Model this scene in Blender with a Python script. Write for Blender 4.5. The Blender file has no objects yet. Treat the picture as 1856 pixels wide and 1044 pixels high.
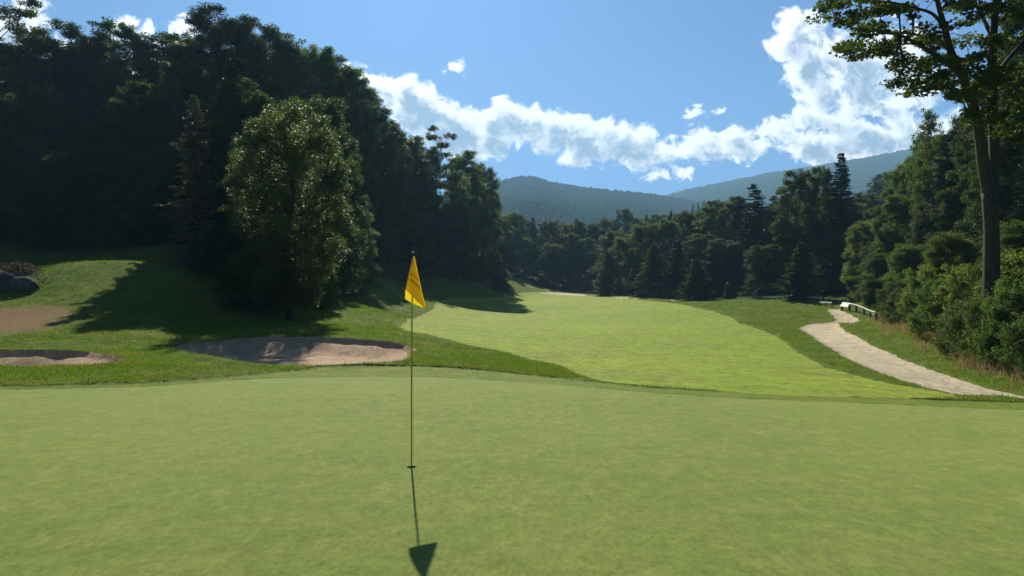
import bpy, math, random
import numpy as np
from mathutils import Vector
R = math.radians
# ------------------------------------------------------------------ camera
scn = bpy.context.scene
F = 1400.0; CX = 928.0; HY = 540.0; CH = 1.69      # focal length and horizon measured in the photograph, eye height
cam = bpy.data.cameras.new("camera"); camo = bpy.data.objects.new("camera", cam)
scn.collection.objects.link(camo); scn.camera = camo
camo.location = (0, 0, CH); camo.rotation_euler = (R(90), 0, 0)
cam.sensor_width = 36; cam.lens = F / 1856 * 36; cam.shift_y = 18 / 1856
cam.clip_start = 0.05; cam.clip_end = 20000
# ------------------------------------------------------------------ light
SUN_EL, SUN_AZ = 34.0, -8.4                         # sun ahead of the camera, a little left, above the frame
EXPO = 0.75
sun = bpy.data.lights.new("sun", 'SUN'); suno = bpy.data.objects.new("sun", sun)
scn.collection.objects.link(suno)
sun.energy = 5.0; sun.angle = R(0.53); sun.color = (1.0, 0.93, 0.79)
sd = Vector((math.sin(R(SUN_AZ)) * math.cos(R(SUN_EL)), math.cos(R(SUN_AZ)) * math.cos(R(SUN_EL)), math.sin(R(SUN_EL))))
suno.rotation_euler = sd.to_track_quat('Z', 'Y').to_euler()
suno.location = sd * 500
vs = scn.view_settings
vs.view_transform = 'Standard'; vs.look = 'None'; vs.exposure = EXPO; vs.gamma = 1
scn.render.film_transparent = False
cy = scn.cycles
cy.use_denoising = True
cy.max_bounces = 6; cy.diffuse_bounces = 2; cy.glossy_bounces = 2; cy.transmission_bounces = 3; cy.volume_bounces = 0
cy.transparent_max_bounces = 8

# ------------------------------------------------------------------ node helpers
class NT:
    def __init__(s, tree): s.t = tree; s.n = tree.nodes; s.l = tree.links
    def node(s, typ, **kw):
        n = s.n.new(typ)
        for k, v in kw.items(): setattr(n, k, v)
        return n
    def put(s, sock, v):
        if v is None: return
        if hasattr(v, 'is_output') or isinstance(v, bpy.types.NodeSocket): s.l.new(v, sock)
        else:
            try: sock.default_value = v
            except Exception: sock.default_value = tuple(v) + (1,)
    def math(s, op, a, b=None, c=None, clamp=False):
        n = s.node('ShaderNodeMath', operation=op, use_clamp=clamp)
        s.put(n.inputs[0], a)
        if b is not None: s.put(n.inputs[1], b)
        if c is not None: s.put(n.inputs[2], c)
        return n.outputs[0]
    def vmath(s, op, a, b=None, scale=None):
        n = s.node('ShaderNodeVectorMath', operation=op)
        s.put(n.inputs[0], a)
        if b is not None: s.put(n.inputs[1], b)
        if scale is not None: s.put(n.inputs[3], scale)
        return n.outputs[1] if op in ('LENGTH', 'DISTANCE', 'DOT_PRODUCT') else n.outputs[0]
    def noise(s, vec, scale, detail=4, rough=0.5, dist=0.0, dims='3D', out=0, lac=2.0):
        n = s.node('ShaderNodeTexNoise', noise_dimensions=dims)
        s.put(n.inputs['Vector'], vec)
        n.inputs['Scale'].default_value = scale; n.inputs['Detail'].default_value = detail
        n.inputs['Roughness'].default_value = rough; n.inputs['Distortion'].default_value = dist
        n.inputs['Lacunarity'].default_value = lac
        return n.outputs[out]
    def ramp(s, v, a, b, c=0.0, d=1.0, smooth=True):
        n = s.node('ShaderNodeMapRange', interpolation_type='SMOOTHSTEP' if smooth else 'LINEAR', clamp=True)
        s.put(n.inputs[0], v)
        for i, x in enumerate((a, b, c, d)): s.put(n.inputs[1 + i], x)
        return n.outputs[0]
    def mix(s, f, a, b):
        n = s.node('ShaderNodeMix', data_type='RGBA')
        s.put(n.inputs[0], f)
        for i, v in ((6, a), (7, b)):
            if isinstance(v, (tuple, list)): v = tuple(v)[:3] + (1,)
            s.put(n.inputs[i], v)
        return n.outputs[2]
    def map(s, vec, loc=(0, 0, 0), rot=(0, 0, 0), scale=(1, 1, 1), typ='POINT'):
        n = s.node('ShaderNodeMapping', vector_type=typ)
        s.put(n.inputs[0], vec); n.inputs[1].default_value = loc; n.inputs[2].default_value = rot; n.inputs[3].default_value = scale
        return n.outputs[0]
    def curve(s, v, pts):
        n = s.node('ShaderNodeFloatCurve'); s.put(n.inputs[1], v)
        c = n.mapping.curves[0]; n.mapping.use_clip = False
        pts = sorted(pts)
        c.points[0].location = pts[0]; c.points[1].location = pts[-1]
        for p in pts[1:-1]: c.points.new(*p)
        for p in c.points: p.handle_type = 'VECTOR'
        n.mapping.update()
        return n.outputs[0]

# ------------------------------------------------------------------ world: daylight sky with broken cumulus
w = bpy.data.worlds.new("World"); scn.world = w; w.use_nodes = True
nt = NT(w.node_tree); nt.n.clear()

def cloud_group():
    g = bpy.data.node_groups.new("cloud_density", 'ShaderNodeTree')
    g.interface.new_socket("P", in_out='INPUT', socket_type='NodeSocketVector')
    g.interface.new_socket("D", in_out='OUTPUT', socket_type='NodeSocketFloat')
    t = NT(g); gi = t.node('NodeGroupInput'); go = t.node('NodeGroupOutput')
    P = gi.outputs[0]
    wn = t.noise(P, 16, 3, 0.55, 0, '2D', 1)
    wv = t.vmath('SCALE', t.vmath('SUBTRACT', wn, (0.5, 0.5, 0.5)), scale=0.045)
    wn2 = t.noise(P, 60, 3, 0.6, 0, '2D', 1)
    wv2 = t.vmath('SCALE', t.vmath('SUBTRACT', wn2, (0.5, 0.5, 0.5)), scale=0.014)
    Q = t.vmath('ADD', t.vmath('ADD', P, wv), wv2)
    sp = t.node('ShaderNodeSeparateXYZ'); t.put(sp.inputs[0], Q)
    x, v = sp.outputs[0], sp.outputs[1]
    xs = t.math('DIVIDE', x, 2.0)
    top = [(600,118),(655,118),(678,114),(700,130),(712,148),(748,142),(785,148),(805,168),(835,190),(862,208),(878,214),(886,185),(896,166),(915,174),(940,180),(985,188),(1010,198),(1040,196),(1062,205),(1078,222),(1105,220),(1130,220),(1150,234),(1180,228),(1200,242),(1230,250),(1258,228),(1300,236),(1330,226),(1370,236),(1390,210),(1410,215),(1440,232),(1500,215),(1560,210),(1620,215),(1700,215),(1900,215)]
    bot = [(600,235),(700,220),(740,250),(790,285),(850,300),(905,296),(915,270),(960,268),(1000,288),(1050,300),(1100,306),(1150,312),(1200,302),(1250,300),(1300,297),(1362,291),(1385,262),(1430,275),(1445,300),(1480,302),(1550,300),(1620,290),(1700,285),(1900,285)]
    ct = t.curve(xs, [(a / 2000, (HY - b) / 1000) for a, b in top])
    cb = t.curve(xs, [(a / 2000, (HY - b) / 1000) for a, b in bot])
    band = t.math('DIVIDE', t.math('MINIMUM', t.math('SUBTRACT', ct, v), t.math('SUBTRACT', v, cb)), 0.026)
    e = t.math('MINIMUM', band, 1.6)
    ell = [  # px, py, rx, ry, rotation, strength
        (1436,72,46,50,0,1.7),(1468,50,30,38,0,1.4),(1470,120,52,62,-25,1.8),(1490,172,52,42,-20,1.7),(1540,140,70,90,0,1.9),(1610,110,80,90,0,1.5),
        (1500,215,80,34,10,1.7),(1590,190,60,20,18,1.6),(1650,170,80,80,0,.8),(1560,255,75,26,-8,1.4),(1600,285,90,26,0,1.4),(1500,285,60,22,0,1.6),
        (835,117,18,11,20,0.9),(862,110,6,6,0,0.7),(808,128,8,6,0,0.5),(1258,213,22,10,0,0.9),(1301,200,16,10,0,1.0),(1190,318,38,13,5,0.9),(1236,308,26,9,15,0.6),
        (40,55,50,62,0,1.7),(-40,60,80,70,0,1.7),(95,95,60,40,0,1.2),(337,50,34,20,-10,1.4),(320,90,60,30,0,1.3),(215,62,40,26,0,1.2),(260,120,80,60,0,1.2),(1188,178,5,3,0,0.3),(1262,195,4,3,0,0.3),(740,262,70,30,20,1.0)]
    for a, b, rx, ry, rot, k in ell:
        m = t.map(Q, (a / 1000, (HY - b) / 1000, 0), (0, 0, R(-rot)), (rx / 1000, ry / 1000, 1), 'TEXTURE')
        q = t.math('MULTIPLY', t.math('SUBTRACT', 1.0, t.vmath('LENGTH', m)), k)
        e = t.math('MAXIMUM', e, q)
    holes = [(1405,190,34,22,0),(1160,345,60,20,0),(1365,318,70,22,0)]
    for a, b, rx, ry, rot in holes:
        m = t.map(Q, (a / 1000, (HY - b) / 1000, 0), (0, 0, R(-rot)), (rx / 1000, ry / 1000, 1), 'TEXTURE')
        e = t.math('SUBTRACT', e, t.math('MAXIMUM', t.math('MULTIPLY', t.math('SUBTRACT', 1.0, t.vmath('LENGTH', m)), 2.5), 0.0))
    n1 = t.noise(t.map(P, scale=(1, 1.25, 1)), 17, 10, 0.66, 0.5, '2D')
    d = t.math('ADD', e, t.math('MULTIPLY', t.math('SUBTRACT', n1, 0.5), 3.5))
    t.l.new(d, go.inputs[0])
    return g

tc = nt.node('ShaderNodeTexCoord')
sp = nt.node('ShaderNodeSeparateXYZ'); nt.put(sp.inputs[0], tc.outputs['Generated'])
yy = nt.math('MAXIMUM', sp.outputs[1], 0.05)
U = nt.math('MULTIPLY_ADD', nt.math('DIVIDE', sp.outputs[0], yy), F / 1000, CX / 1000)
V = nt.math('MULTIPLY', nt.math('DIVIDE', sp.outputs[2], yy), F / 1000)
cmb = nt.node('ShaderNodeCombineXYZ'); nt.put(cmb.inputs[0], U); nt.put(cmb.inputs[1], V)
P = cmb.outputs[0]
cg = cloud_group()
def dens(p):
    g = nt.node('ShaderNodeGroup'); g.node_tree = cg; nt.put(g.inputs[0], p); return g.outputs[0]
d0 = dens(P)
to_sun = nt.vmath('NORMALIZE', nt.vmath('SUBTRACT', (0.721, 0.955, 0), P))
d1 = dens(nt.vmath('ADD', P, nt.vmath('SCALE', to_sun, scale=0.020)))
front = nt.ramp(sp.outputs[1], 0.2, 0.4)
alpha = nt.math('MULTIPLY', nt.ramp(d0, -0.05, 0.62), front)
thick = nt.math('ADD', nt.math('MULTIPLY', d1, 0.75), nt.math('MULTIPLY', d0, 0.25))
shade = nt.ramp(thick, 0.4, 1.35)
soft = nt.noise(P, 26, 5, 0.6, 0.3, '2D')
shade = nt.math('MULTIPLY', shade, nt.ramp(soft, 0.3, 0.6, 0.45, 1.0))
ccol = nt.mix(shade, (0.95, 0.95, 0.95), (0.215, 0.28, 0.385))
sky = nt.node('ShaderNodeTexSky', sky_type='NISHITA')
sky.sun_disc = False; sky.sun_elevation = R(SUN_EL); sky.sun_rotation = R(SUN_AZ)
sky.altitude = 400; sky.air_density = 1.0; sky.dust_density = 0.8; sky.ozone_density = 2.5
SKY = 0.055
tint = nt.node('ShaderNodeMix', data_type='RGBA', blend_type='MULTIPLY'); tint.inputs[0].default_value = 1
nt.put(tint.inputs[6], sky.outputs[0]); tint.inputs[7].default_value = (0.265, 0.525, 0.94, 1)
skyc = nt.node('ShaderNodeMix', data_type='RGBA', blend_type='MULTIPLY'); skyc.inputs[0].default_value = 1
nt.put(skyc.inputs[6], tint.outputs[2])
fill_dim = nt.math('MULTIPLY', nt.ramp(sp.outputs[2], 0.36, 0.85, 1.0, 0.38), nt.ramp(sp.outputs[1], -0.5, 0.45, 0.5, 1.0))   # added dimming overhead and behind the camera, to weaken sky fill in shadows
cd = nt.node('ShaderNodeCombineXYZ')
for i_ in range(3): nt.put(cd.inputs[i_], fill_dim)
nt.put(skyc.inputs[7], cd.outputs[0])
cl = nt.node('ShaderNodeVectorMath', operation='SCALE'); nt.put(cl.inputs[0], ccol); cl.inputs[3].default_value = 1.0 / SKY
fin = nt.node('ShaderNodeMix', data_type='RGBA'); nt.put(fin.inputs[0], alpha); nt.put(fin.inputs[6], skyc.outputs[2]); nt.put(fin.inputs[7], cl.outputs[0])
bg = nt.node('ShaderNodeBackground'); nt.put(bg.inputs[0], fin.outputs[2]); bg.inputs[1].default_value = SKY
wo = nt.node('ShaderNodeOutputWorld'); nt.l.new(bg.outputs[0], wo.inputs[0])
w.cycles.sampling_method = 'MANUAL'; w.cycles.sample_map_resolution = 256

# ------------------------------------------------------------------ object helpers
COL = scn.collection
def tag(o, label=None, cat=None, group=None, kind=None):
    if label: o['label'] = label
    if cat: o['category'] = cat
    if group: o['group'] = group
    if kind: o['kind'] = kind
    return o
def empty(name, loc=(0, 0, 0), rz=0):
    o = bpy.data.objects.new(name, None); COL.objects.link(o); o.location = loc; o.rotation_euler = (0, 0, rz)
    o.empty_display_size = 0.3
    return o
def mesh_np(name, V, Fc, mat=None, parent=None, smooth=False, attrs=None):
    """V (n,3); Fc: (m,k) array or list of lists"""
    me = bpy.data.meshes.new(name)
    V = np.asarray(V, np.float32)
    if isinstance(Fc, np.ndarray):
        k = Fc.shape[1]; m = Fc.shape[0]
        lv = Fc.astype(np.int32).ravel(); ls = np.arange(0, m * k, k, dtype=np.int32)
    else:
        ln = np.array([len(f) for f in Fc], np.int32); m = len(Fc)
        lv = np.fromiter((i for f in Fc for i in f), np.int32); ls = np.concatenate([[0], np.cumsum(ln)[:-1]]).astype(np.int32)
    me.vertices.add(len(V)); me.vertices.foreach_set('co', V.ravel())
    me.loops.add(len(lv)); me.loops.foreach_set('vertex_index', lv)
    me.polygons.add(m); me.polygons.foreach_set('loop_start', ls)
    if attrs:
        for an, av in attrs.items():
            a = me.attributes.new(an, 'FLOAT', 'POINT'); a.data.foreach_set('value', np.asarray(av, np.float32))
    me.update(calc_edges=True)
    me.polygons.foreach_set('use_smooth', np.full(m, smooth))
    o = bpy.data.objects.new(name, me); COL.objects.link(o)
    if mat: me.materials.append(mat)
    if parent: o.parent = parent
    return o
class MB:
    def __init__(s): s.v = []; s.f = []; s.n = 0
    def add(s, V, Fc):
        V = np.asarray(V, float); s.v.append(V); s.f += [[i + s.n for i in f] for f in Fc]; s.n += len(V)
    def box(s, c, half, rz=0, ax=None):
        c = np.array(c, float); h = np.array(half, float)
        P = np.array([[x, y, z] for x in (-1, 1) for y in (-1, 1) for z in (-1, 1)]) * h
        if ax is not None: P = P @ np.array(ax)
        elif rz:
            co, si = math.cos(rz), math.sin(rz); P = P @ np.array([[co, si, 0], [-si, co, 0], [0, 0, 1]])
        s.add(P + c, [[0, 1, 3, 2], [4, 6, 7, 5], [0, 4, 5, 1], [2, 3, 7, 6], [0, 2, 6, 4], [1, 5, 7, 3]])
    def tube(s, pts, rad, n=8, cap=True):
        pts = np.asarray(pts, float); m = len(pts)
        if np.isscalar(rad): rad = [rad] * m
        ring = []
        for i in range(m):
            d = pts[min(i + 1, m - 1)] - pts[max(i - 1, 0)]; d = d / (np.linalg.norm(d) + 1e-9)
            a = np.array([0, 0, 1.]) if abs(d[2]) < .9 else np.array([1., 0, 0])
            u = np.cross(a, d); u /= np.linalg.norm(u); v = np.cross(d, u)
            if i and np.dot(u, pu) < 0 and abs(np.dot(u, pu)) > .5: u = -u; v = -v
            if i:
                u = pu - d * np.dot(pu, d); u /= np.linalg.norm(u) + 1e-9; v = np.cross(d, u)
            pu = u
            t = np.arange(n) * 2 * math.pi / n
            ring.append(pts[i] + rad[i] * (np.cos(t)[:, None] * u + np.sin(t)[:, None] * v))
        V = np.concatenate(ring)
        Fc = [[i * n + j, i * n + (j + 1) % n, (i + 1) * n + (j + 1) % n, (i + 1) * n + j] for i in range(m - 1) for j in range(n)]
        if cap: Fc += [list(range(n))[::-1], [(m - 1) * n + j for j in range(n)]]
        s.add(V, Fc)
    def build(s, name, mat, parent=None, smooth=False):
        return mesh_np(name, np.concatenate(s.v), s.f, mat, parent, smooth)

def hash2(ix, iy, seed):
    n = (ix.astype(np.int64) * 374761393 + iy.astype(np.int64) * 668265263 + seed * 1442695041) & 0xffffffff
    n = ((n ^ (n >> 13)) * 1274126177) & 0xffffffff
    n = n ^ (n >> 16)
    return (n & 0xffffff) / float(0xffffff)
def vnoise(x, y, seed=0):
    ix = np.floor(x); iy = np.floor(y); fx = x - ix; fy = y - iy
    fx = fx * fx * (3 - 2 * fx); fy = fy * fy * (3 - 2 * fy)
    a = hash2(ix, iy, seed); b = hash2(ix + 1, iy, seed); c = hash2(ix, iy + 1, seed); d = hash2(ix + 1, iy + 1, seed)
    return (a + (b - a) * fx + (c - a) * fy + (a - b - c + d) * fx * fy) * 2 - 1
def fbm(x, y, seed=0, octv=4, gain=.5):
    s = 0; a = 1; t = 0
    for k in range(octv):
        s = s + a * vnoise(x * 2 ** k + 17 * k, y * 2 ** k - 31 * k, seed + k); t += a; a *= gain
    return s / t
def smooth(a, b, x):
    t = np.clip((x - a) / (b - a), 0, 1); return t * t * (3 - 2 * t)

# ------------------------------------------------------------------ terrain
def ctl(px, py, d): return ((px - CX) / F * d, d, CH + d * (HY - py) / F)
CP = []
for d in (2, 4.5, 7.7, 11):
    for px in (-700, 0, 464, 928, 1400, 1856, 2500): CP.append(((px - CX) / F * d, d, 0.0))
for px, d, z in [(-500,13.5,.0),(0,14,.0),(250,15,.0),(520,16,.0),(760,16.2,.0),(1000,15,.0),(1200,13.5,0),(1500,12.4,0),(1700,12,0),(1856,11.6,0),
                 (1000,17,-.18),(1200,16,-.25),(1500,15.5,-.4),(1856,14,-.45),(1856,20,-.95),(2200,20,-.6),(2200,30,1.2),(1100,21,-.5),(1450,21,-.7),(820,20,-.18),
                 (928,30,-.75),(1300,30,-.85),(1300,45,-.85),(928,45,-.8),(1100,60,-.75),(850,60,-.5),(1250,60,-.75),(1050,90,-.2),(1000,130,.75),(1000,190,3.3),(1060,160,1.95),(920,160,2.0),
                 (1620,35,-.85),(1500,50,-.75),(1720,50,.2),(1750,32,-.7),(1700,36,-.55),(2000,40,2.5),(1856,60,3),(1700,70,2.2),(1600,90,2.2),(1700,120,6),(1856,120,9),(2400,90,12),(2400,200,30),(1600,150,6),(1400,150,2.5),(1250,150,2.2),(1500,120,2.4)]:
    CP.append(((px - CX) / F * d, d, z))
for c in [(400,649,19.5),(380,655,20.6),(180,668,18.5),(0,679,17.5),(-300,680,18),(520,670,19),(250,664,19.2),(650,668,20),(740,664,20.5),
          (330,630,29),(500,616,30),(700,624,28),(0,641,26),(150,642,26.5),(240,650,23),(-300,640,27),(300,640,24),
          (0,610,31),(50,580,36),(50,540,41),(0,510,45),(100,480,49),(240,474,50),(330,492,50),(400,525,48),(420,590,38),(500,588,40),(600,590,40),(200,602,33),
          (700,600,35),(-300,520,42),(-300,470,50),(-100,490,48),
          (100,530,56.5),(240,524,57),(0,512,56),(330,510,57.5),(160,475,49.5),(290,479,50),(330,452,64),(150,464,66),(0,457,66),(450,475,66),(240,456,65),(540,520,62),(600,558,72),(700,560,80),(780,546,115),(850,541,135),
          (925,537,152),(905,512,168),(840,480,165),(760,450,160),(942,532,168),
          (1400,548,95),(1440,592,66),(1340,588,62),(1485,556,88),(1400,560,80),(1522,562,78),(1560,585,62),(1530,590,60),(1600,575,70),
          (1100,535,165),(1200,541,130),(1300,544,115),(1020,526,185),(1150,538,140)]:
    CP.append(ctl(*c))
for px, d, z in [(0,110,16),(300,110,17),(-500,100,20),(550,110,12),(640,130,12),(700,150,15),(0,180,34),(400,180,34),(760,200,22),(860,220,16),(-600,250,60),
                 (1000,240,6),(1200,240,7),(928,330,12),(1150,330,16),(1400,260,14),(1600,300,34),(1600,430,62),(1800,300,48),(600,330,50),(200,400,90),(1300,430,26),(1000,450,16),(2300,400,90)]:
    CP.append(((px - CX) / F * d, d, z))
CP = np.array(CP)
def lp(x, y):
    r = np.hypot(x, y); az = np.arctan2(x, np.maximum(y, 1e-6)); az = np.where(y <= 0, np.sign(x) * 1.57, az)
    return np.clip(az, -1.1, 1.1), np.log(np.clip(r, 2.0, 450.0))
ca, cr = lp(CP[:, 0], CP[:, 1])
def tpsk(d2): return 0.5 * d2 * np.log(d2 + 1e-12)
n_ = len(CP)
K = tpsk((ca[:, None] - ca) ** 2 + (cr[:, None] - cr) ** 2) + 0.0004 * np.eye(n_)
Pm = np.stack([np.ones(n_), ca, cr], 1)
A_ = np.zeros((n_ + 3, n_ + 3)); A_[:n_, :n_] = K; A_[:n_, n_:] = Pm; A_[n_:, :n_] = Pm.T
sw = np.concatenate([np.maximum(CP[:, 2] / np.maximum(np.hypot(CP[:, 0], CP[:, 1]), 3), -9), [0, 0, 0]])  # interpolate slope (z over distance)
TW = np.linalg.solve(A_, sw)
def H0(x, y):
    x = np.atleast_1d(np.asarray(x, float)); y = np.atleast_1d(np.asarray(y, float))
    out = np.empty(x.shape); X = x.ravel(); Y = y.ravel(); o = out.ravel()
    for s in range(0, len(X), 60000):
        a, r = lp(X[s:s + 60000], Y[s:s + 60000])
        k = tpsk((a[:, None] - ca) ** 2 + (r[:, None] - cr) ** 2)
        v = k @ TW[:n_] + TW[n_] + TW[n_ + 1] * a + TW[n_ + 2] * r
        rr = np.clip(np.hypot(X[s:s + 60000], Y[s:s + 60000]), 3, 450)
        behind = smooth(6, -6, Y[s:s + 60000]) * smooth(12, 3, np.minimum(rr, 12)) 
        o[s:s + 60000] = v * rr
    o = o.reshape(x.shape)
    fl = smooth(15.0, 9.0, np.hypot(x, y))
    o = o * (1 - fl)
    o = o * smooth(-30, 5, y) 
    return o
def unproj(pts):
    """points of the photograph onto the terrain, giving ground coordinates"""
    D = np.exp(np.linspace(math.log(3), math.log(420), 900))
    out = []
    for px, py in pts:
        X = (px - CX) / F * D; Z = CH + D * (HY - py) / F
        df = Z - H0(X, D)
        i = np.argmax(df < 0) if (df < 0).any() else len(D) - 1
        if i == 0: i = 1
        t = df[i - 1] / (df[i - 1] - df[i] + 1e-12); t = min(max(t, 0), 1)
        d = D[i - 1] + (D[i] - D[i - 1]) * t
        out.append(((px - CX) / F * d, d))
    return np.array(out)
def catmull(P, k=5, closed=True):
    P = np.asarray(P, float); n = len(P); out = []
    for i in range(n if closed else n - 1):
        p0, p1, p2, p3 = (P[(i - 1) % n], P[i], P[(i + 1) % n], P[(i + 2) % n]) if closed else (P[max(i - 1, 0)], P[i], P[i + 1], P[min(i + 2, n - 1)])
        for t in np.arange(k) / k:
            out.append(.5 * ((2 * p1) + (-p0 + p2) * t + (2 * p0 - 5 * p1 + 4 * p2 - p3) * t * t + (-p0 + 3 * p1 - 3 * p2 + p3) * t ** 3))
    if not closed: out.append(P[-1])
    return np.array(out)
def sdf(x, y, poly, margin=3.0):
    out = np.full(x.shape, margin)
    lo = poly.min(0) - margin; hi = poly.max(0) + margin
    m = (x > lo[0]) & (x < hi[0]) & (y > lo[1]) & (y < hi[1])
    X = x[m]; Y = y[m]
    d = np.full(X.shape, 1e18); ins = np.zeros(X.shape, bool)
    n = len(poly)
    for i in range(n):
        a = poly[i]; b = poly[(i + 1) % n]; e = b - a; L = e @ e + 1e-12
        t = np.clip(((X - a[0]) * e[0] + (Y - a[1]) * e[1]) / L, 0, 1)
        d = np.minimum(d, (X - a[0] - t * e[0]) ** 2 + (Y - a[1] - t * e[1]) ** 2)
        c = ((a[1] > Y) != (b[1] > Y)) & (X < (b[0] - a[0]) * (Y - a[1]) / (b[1] - a[1] + 1e-18) + a[0])
        ins ^= c
    s = np.sqrt(d); out[m] = np.clip(np.where(ins, -s, s), -margin, margin)
    return out
g_edge = [(-900,712),(-400,712),(0,708),(150,705.5),(300,700),(420,692),(520,686),(620,684),(760,684),(880,688.5),(1000,697),(1100,706),(1200,714),(1350,722),(1500,728),(1700,735),(1856,740),(2100,748),(2600,758)]
c_edge = [(-900,706),(-400,706),(0,704),(150,701),(300,695),(420,686),(520,677),(620,669),(760,666),(880,674),(1000,687),(1100,698),(1200,707),(1350,714),(1500,720),(1700,726.5),(1856,731.5),(2100,740),(2600,750)]
def flat(pts): return np.array([((px - CX) / F * CH * F / (py - HY), CH * F / (py - HY)) for px, py in pts])
green_poly = np.concatenate([flat(catmull(g_edge, 4, False)), [(25, -9), (-25, -9)]])
collar_poly = np.concatenate([unproj(catmull(c_edge, 4, False)), [(27, -11), (-27, -11)]])
b1 = unproj(catmull([(-200,645),(-60,640),(0,640.5),(60,640),(150,642),(200,649),(229,658),(205,667),(140,672),(60,674),(0,673),(-100,670),(-200,660)], 4))
b2 = unproj(catmull([(318,634),(360,625),(430,617.5),(500,614),(600,616),(680,622),(735,630),(757,640),(742,645),(738,658),(700,663),(620,668),(540,672),(500,670),(440,664),(390,654),(340,646)], 4))
path = unproj(np.concatenate([catmull([(1960,745),(1828,722),(1742,719),(1685,706.5),(1642,694),(1584,674),(1541,654),(1498,628),(1469,610),(1449,596),(1466,590.5),(1500,587.5),(1514,581),(1504,568),(1499,560.5)], 4, False),
                              catmull([(1522,560.5),(1541,571),(1558,583),(1541,588.5),(1520,589),(1541,605),(1584,628),(1642,654),(1699,677),(1765,697),(1800,708),(1900,728),(1980,742)], 4, False)]))
fair = unproj(catmull([(990,531),(940,531),(925,537),(860,540),(802,543),(782,562),(755,576),(722,590),(733,601),(785,611),(845,627),(902,638),(969,655),(1023,668),(1050,683),(1090,696),(1200,706),(1350,713.5),(1500,719.5),(1650,724),(1742,722),(1685,709),(1599,694),(1512,672),(1469,651),(1435,634),(1397,606),(1340,586),(1329,578),(1296,566),(1225,551),(1160,544),(1090,538)], 4))
s1 = unproj(catmull([(972,530.5),(1010,530.5),(1058,534),(1058,536.5),(1020,535),(990,533)], 3))
s2 = unproj(catmull([(1096,537),(1130,537.5),(1158,541),(1158,543),(1120,540.5)], 3))
s3 = unproj(catmull([(1190,540.5),(1225,542),(1262,545.5),(1262,548.5),(1225,546)], 3))
dry1 = unproj(catmull([(-60,570),(0,560),(60,556),(115,556),(130,575),(95,600),(40,606),(-60,612)], 4))
HOLE = ((746 - CX) / F * 7.7, 7.7)
def edge(x, y, poly, k, amp, f): return sdf(x, y, poly) + amp * fbm(x * f, y * f, 40 + k, 3) * smooth(5, 12, np.hypot(x, y))
def z_b1(x, y): return edge(x, y, b1, 1, .10, .9)
def z_b2(x, y): return edge(x, y, b2, 2, .10, .9)
def z_collar(x, y): return edge(x, y, collar_poly, 4, .06, 2.0)
def z_path(x, y): return edge(x, y, path, 5, .16, 1.1)
def z_fair(x, y): return edge(x, y, fair, 9, .12, 1.2) + .25 * vnoise(x * .3, y * .3, 77) + .10 * fbm(x * 4, y * 4, 78, 2)
def H(x, y, detail=True):
    x = np.atleast_1d(np.asarray(x, float)); y = np.atleast_1d(np.asarray(y, float))
    z = H0(x, y); r = np.hypot(x, y)
    sg = sdf(x, y, green_poly); sc_ = z_collar(x, y); sb1 = z_b1(x, y); sb2 = z_b2(x, y); sp_ = z_path(x, y); sf = z_fair(x, y)
    off = 0.05 * smooth(-0.04, 0.06, sc_) * smooth(-0.05, .1, sf) * smooth(-.03, .12, sp_)
    off = off + 0.018 * smooth(-.02, .05, sg)
    if detail:
        rough = smooth(0, .5, sc_) * smooth(0, .8, sf)
        near = smooth(140, 60, r)
        off = off + rough * near * (0.045 * fbm(x * .9, y * .9, 3, 4, .6) + 0.012 * vnoise(x * 6, y * 6, 9)) * smooth(-.3, .3, np.minimum(sb1, sb2)) * smooth(-.2, .5, sp_)
        off = off + rough * smooth(30, 55, r) * .16 * fbm(x * .16, y * .16, 5, 3)
        off = off + (1 - smooth(-.5, 1, sf)) * .05 * fbm(x * .07, y * .07, 8, 3) * smooth(18, 40, r)
        off = off + .02 * fbm(x * .12 + 5, y * .12, 12, 2) * smooth(3, 8, r) + .010 * fbm(x * .55, y * .55 + 3, 14, 3) * smooth(2.5, 5, r)
        off = off + (1 - smooth(-1, 1, sf)) * .035 * fbm(x * .3, y * .3, 18, 3)
    off = off - 0.08 * smooth(.05, -.45, sp_)
    for sb, dep in ((sb1, .42), (sb2, .40)):
        off = off - 0.14 * smooth(.07, -.22, sb) - dep * smooth(0, -1.5, sb) + (sb < -.2) * .03 * fbm(x * 1.3, y * 1.3, 21, 3) 
        off = off + .06 * smooth(.7, .05, sb) * smooth(-.2, .1, sb)
    return z + off
# grid: dense ahead, coarse elsewhere
az = np.concatenate([np.linspace(-math.pi, -0.80, 60)[:-1], np.linspace(-.80, -.62, 30)[:-1], np.linspace(-.62, .62, 640)[:-1], np.linspace(.62, .80, 30)[:-1], np.linspace(.80, math.pi, 60)])
rr = np.concatenate([[0.0, .7], np.exp(np.arange(math.log(1.4), math.log(19.0), .0068)), np.exp(np.arange(math.log(19.05), math.log(33), .0023)), np.exp(np.arange(math.log(33.1), math.log(260), .0062)), np.exp(np.arange(math.log(262), math.log(4500), .05))])
NA, NR = len(az), len(rr)
Ra, Aa = np.meshgrid(rr, az, indexing='ij')
GX = (Ra * np.sin(Aa)).ravel(); GY = (Ra * np.cos(Aa)).ravel()
GZ = H(GX, GY)
GZ = GZ * smooth(4500, 700, np.hypot(GX, GY)) if False else GZ
hole_sd = np.hypot(GX - HOLE[0], GY - HOLE[1]) - 0.054
SDS = [hole_sd, z_b1(GX, GY), z_b2(GX, GY), sdf(GX, GY, green_poly), z_collar(GX, GY), z_path(GX, GY),
       sdf(GX, GY, s1), sdf(GX, GY, s2), sdf(GX, GY, s3), z_fair(GX, GY)]
NZ = len(SDS); S = np.stack(SDS, 1)
ii, jj = np.meshgrid(np.arange(NR - 1), np.arange(NA - 1), indexing='ij')
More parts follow.
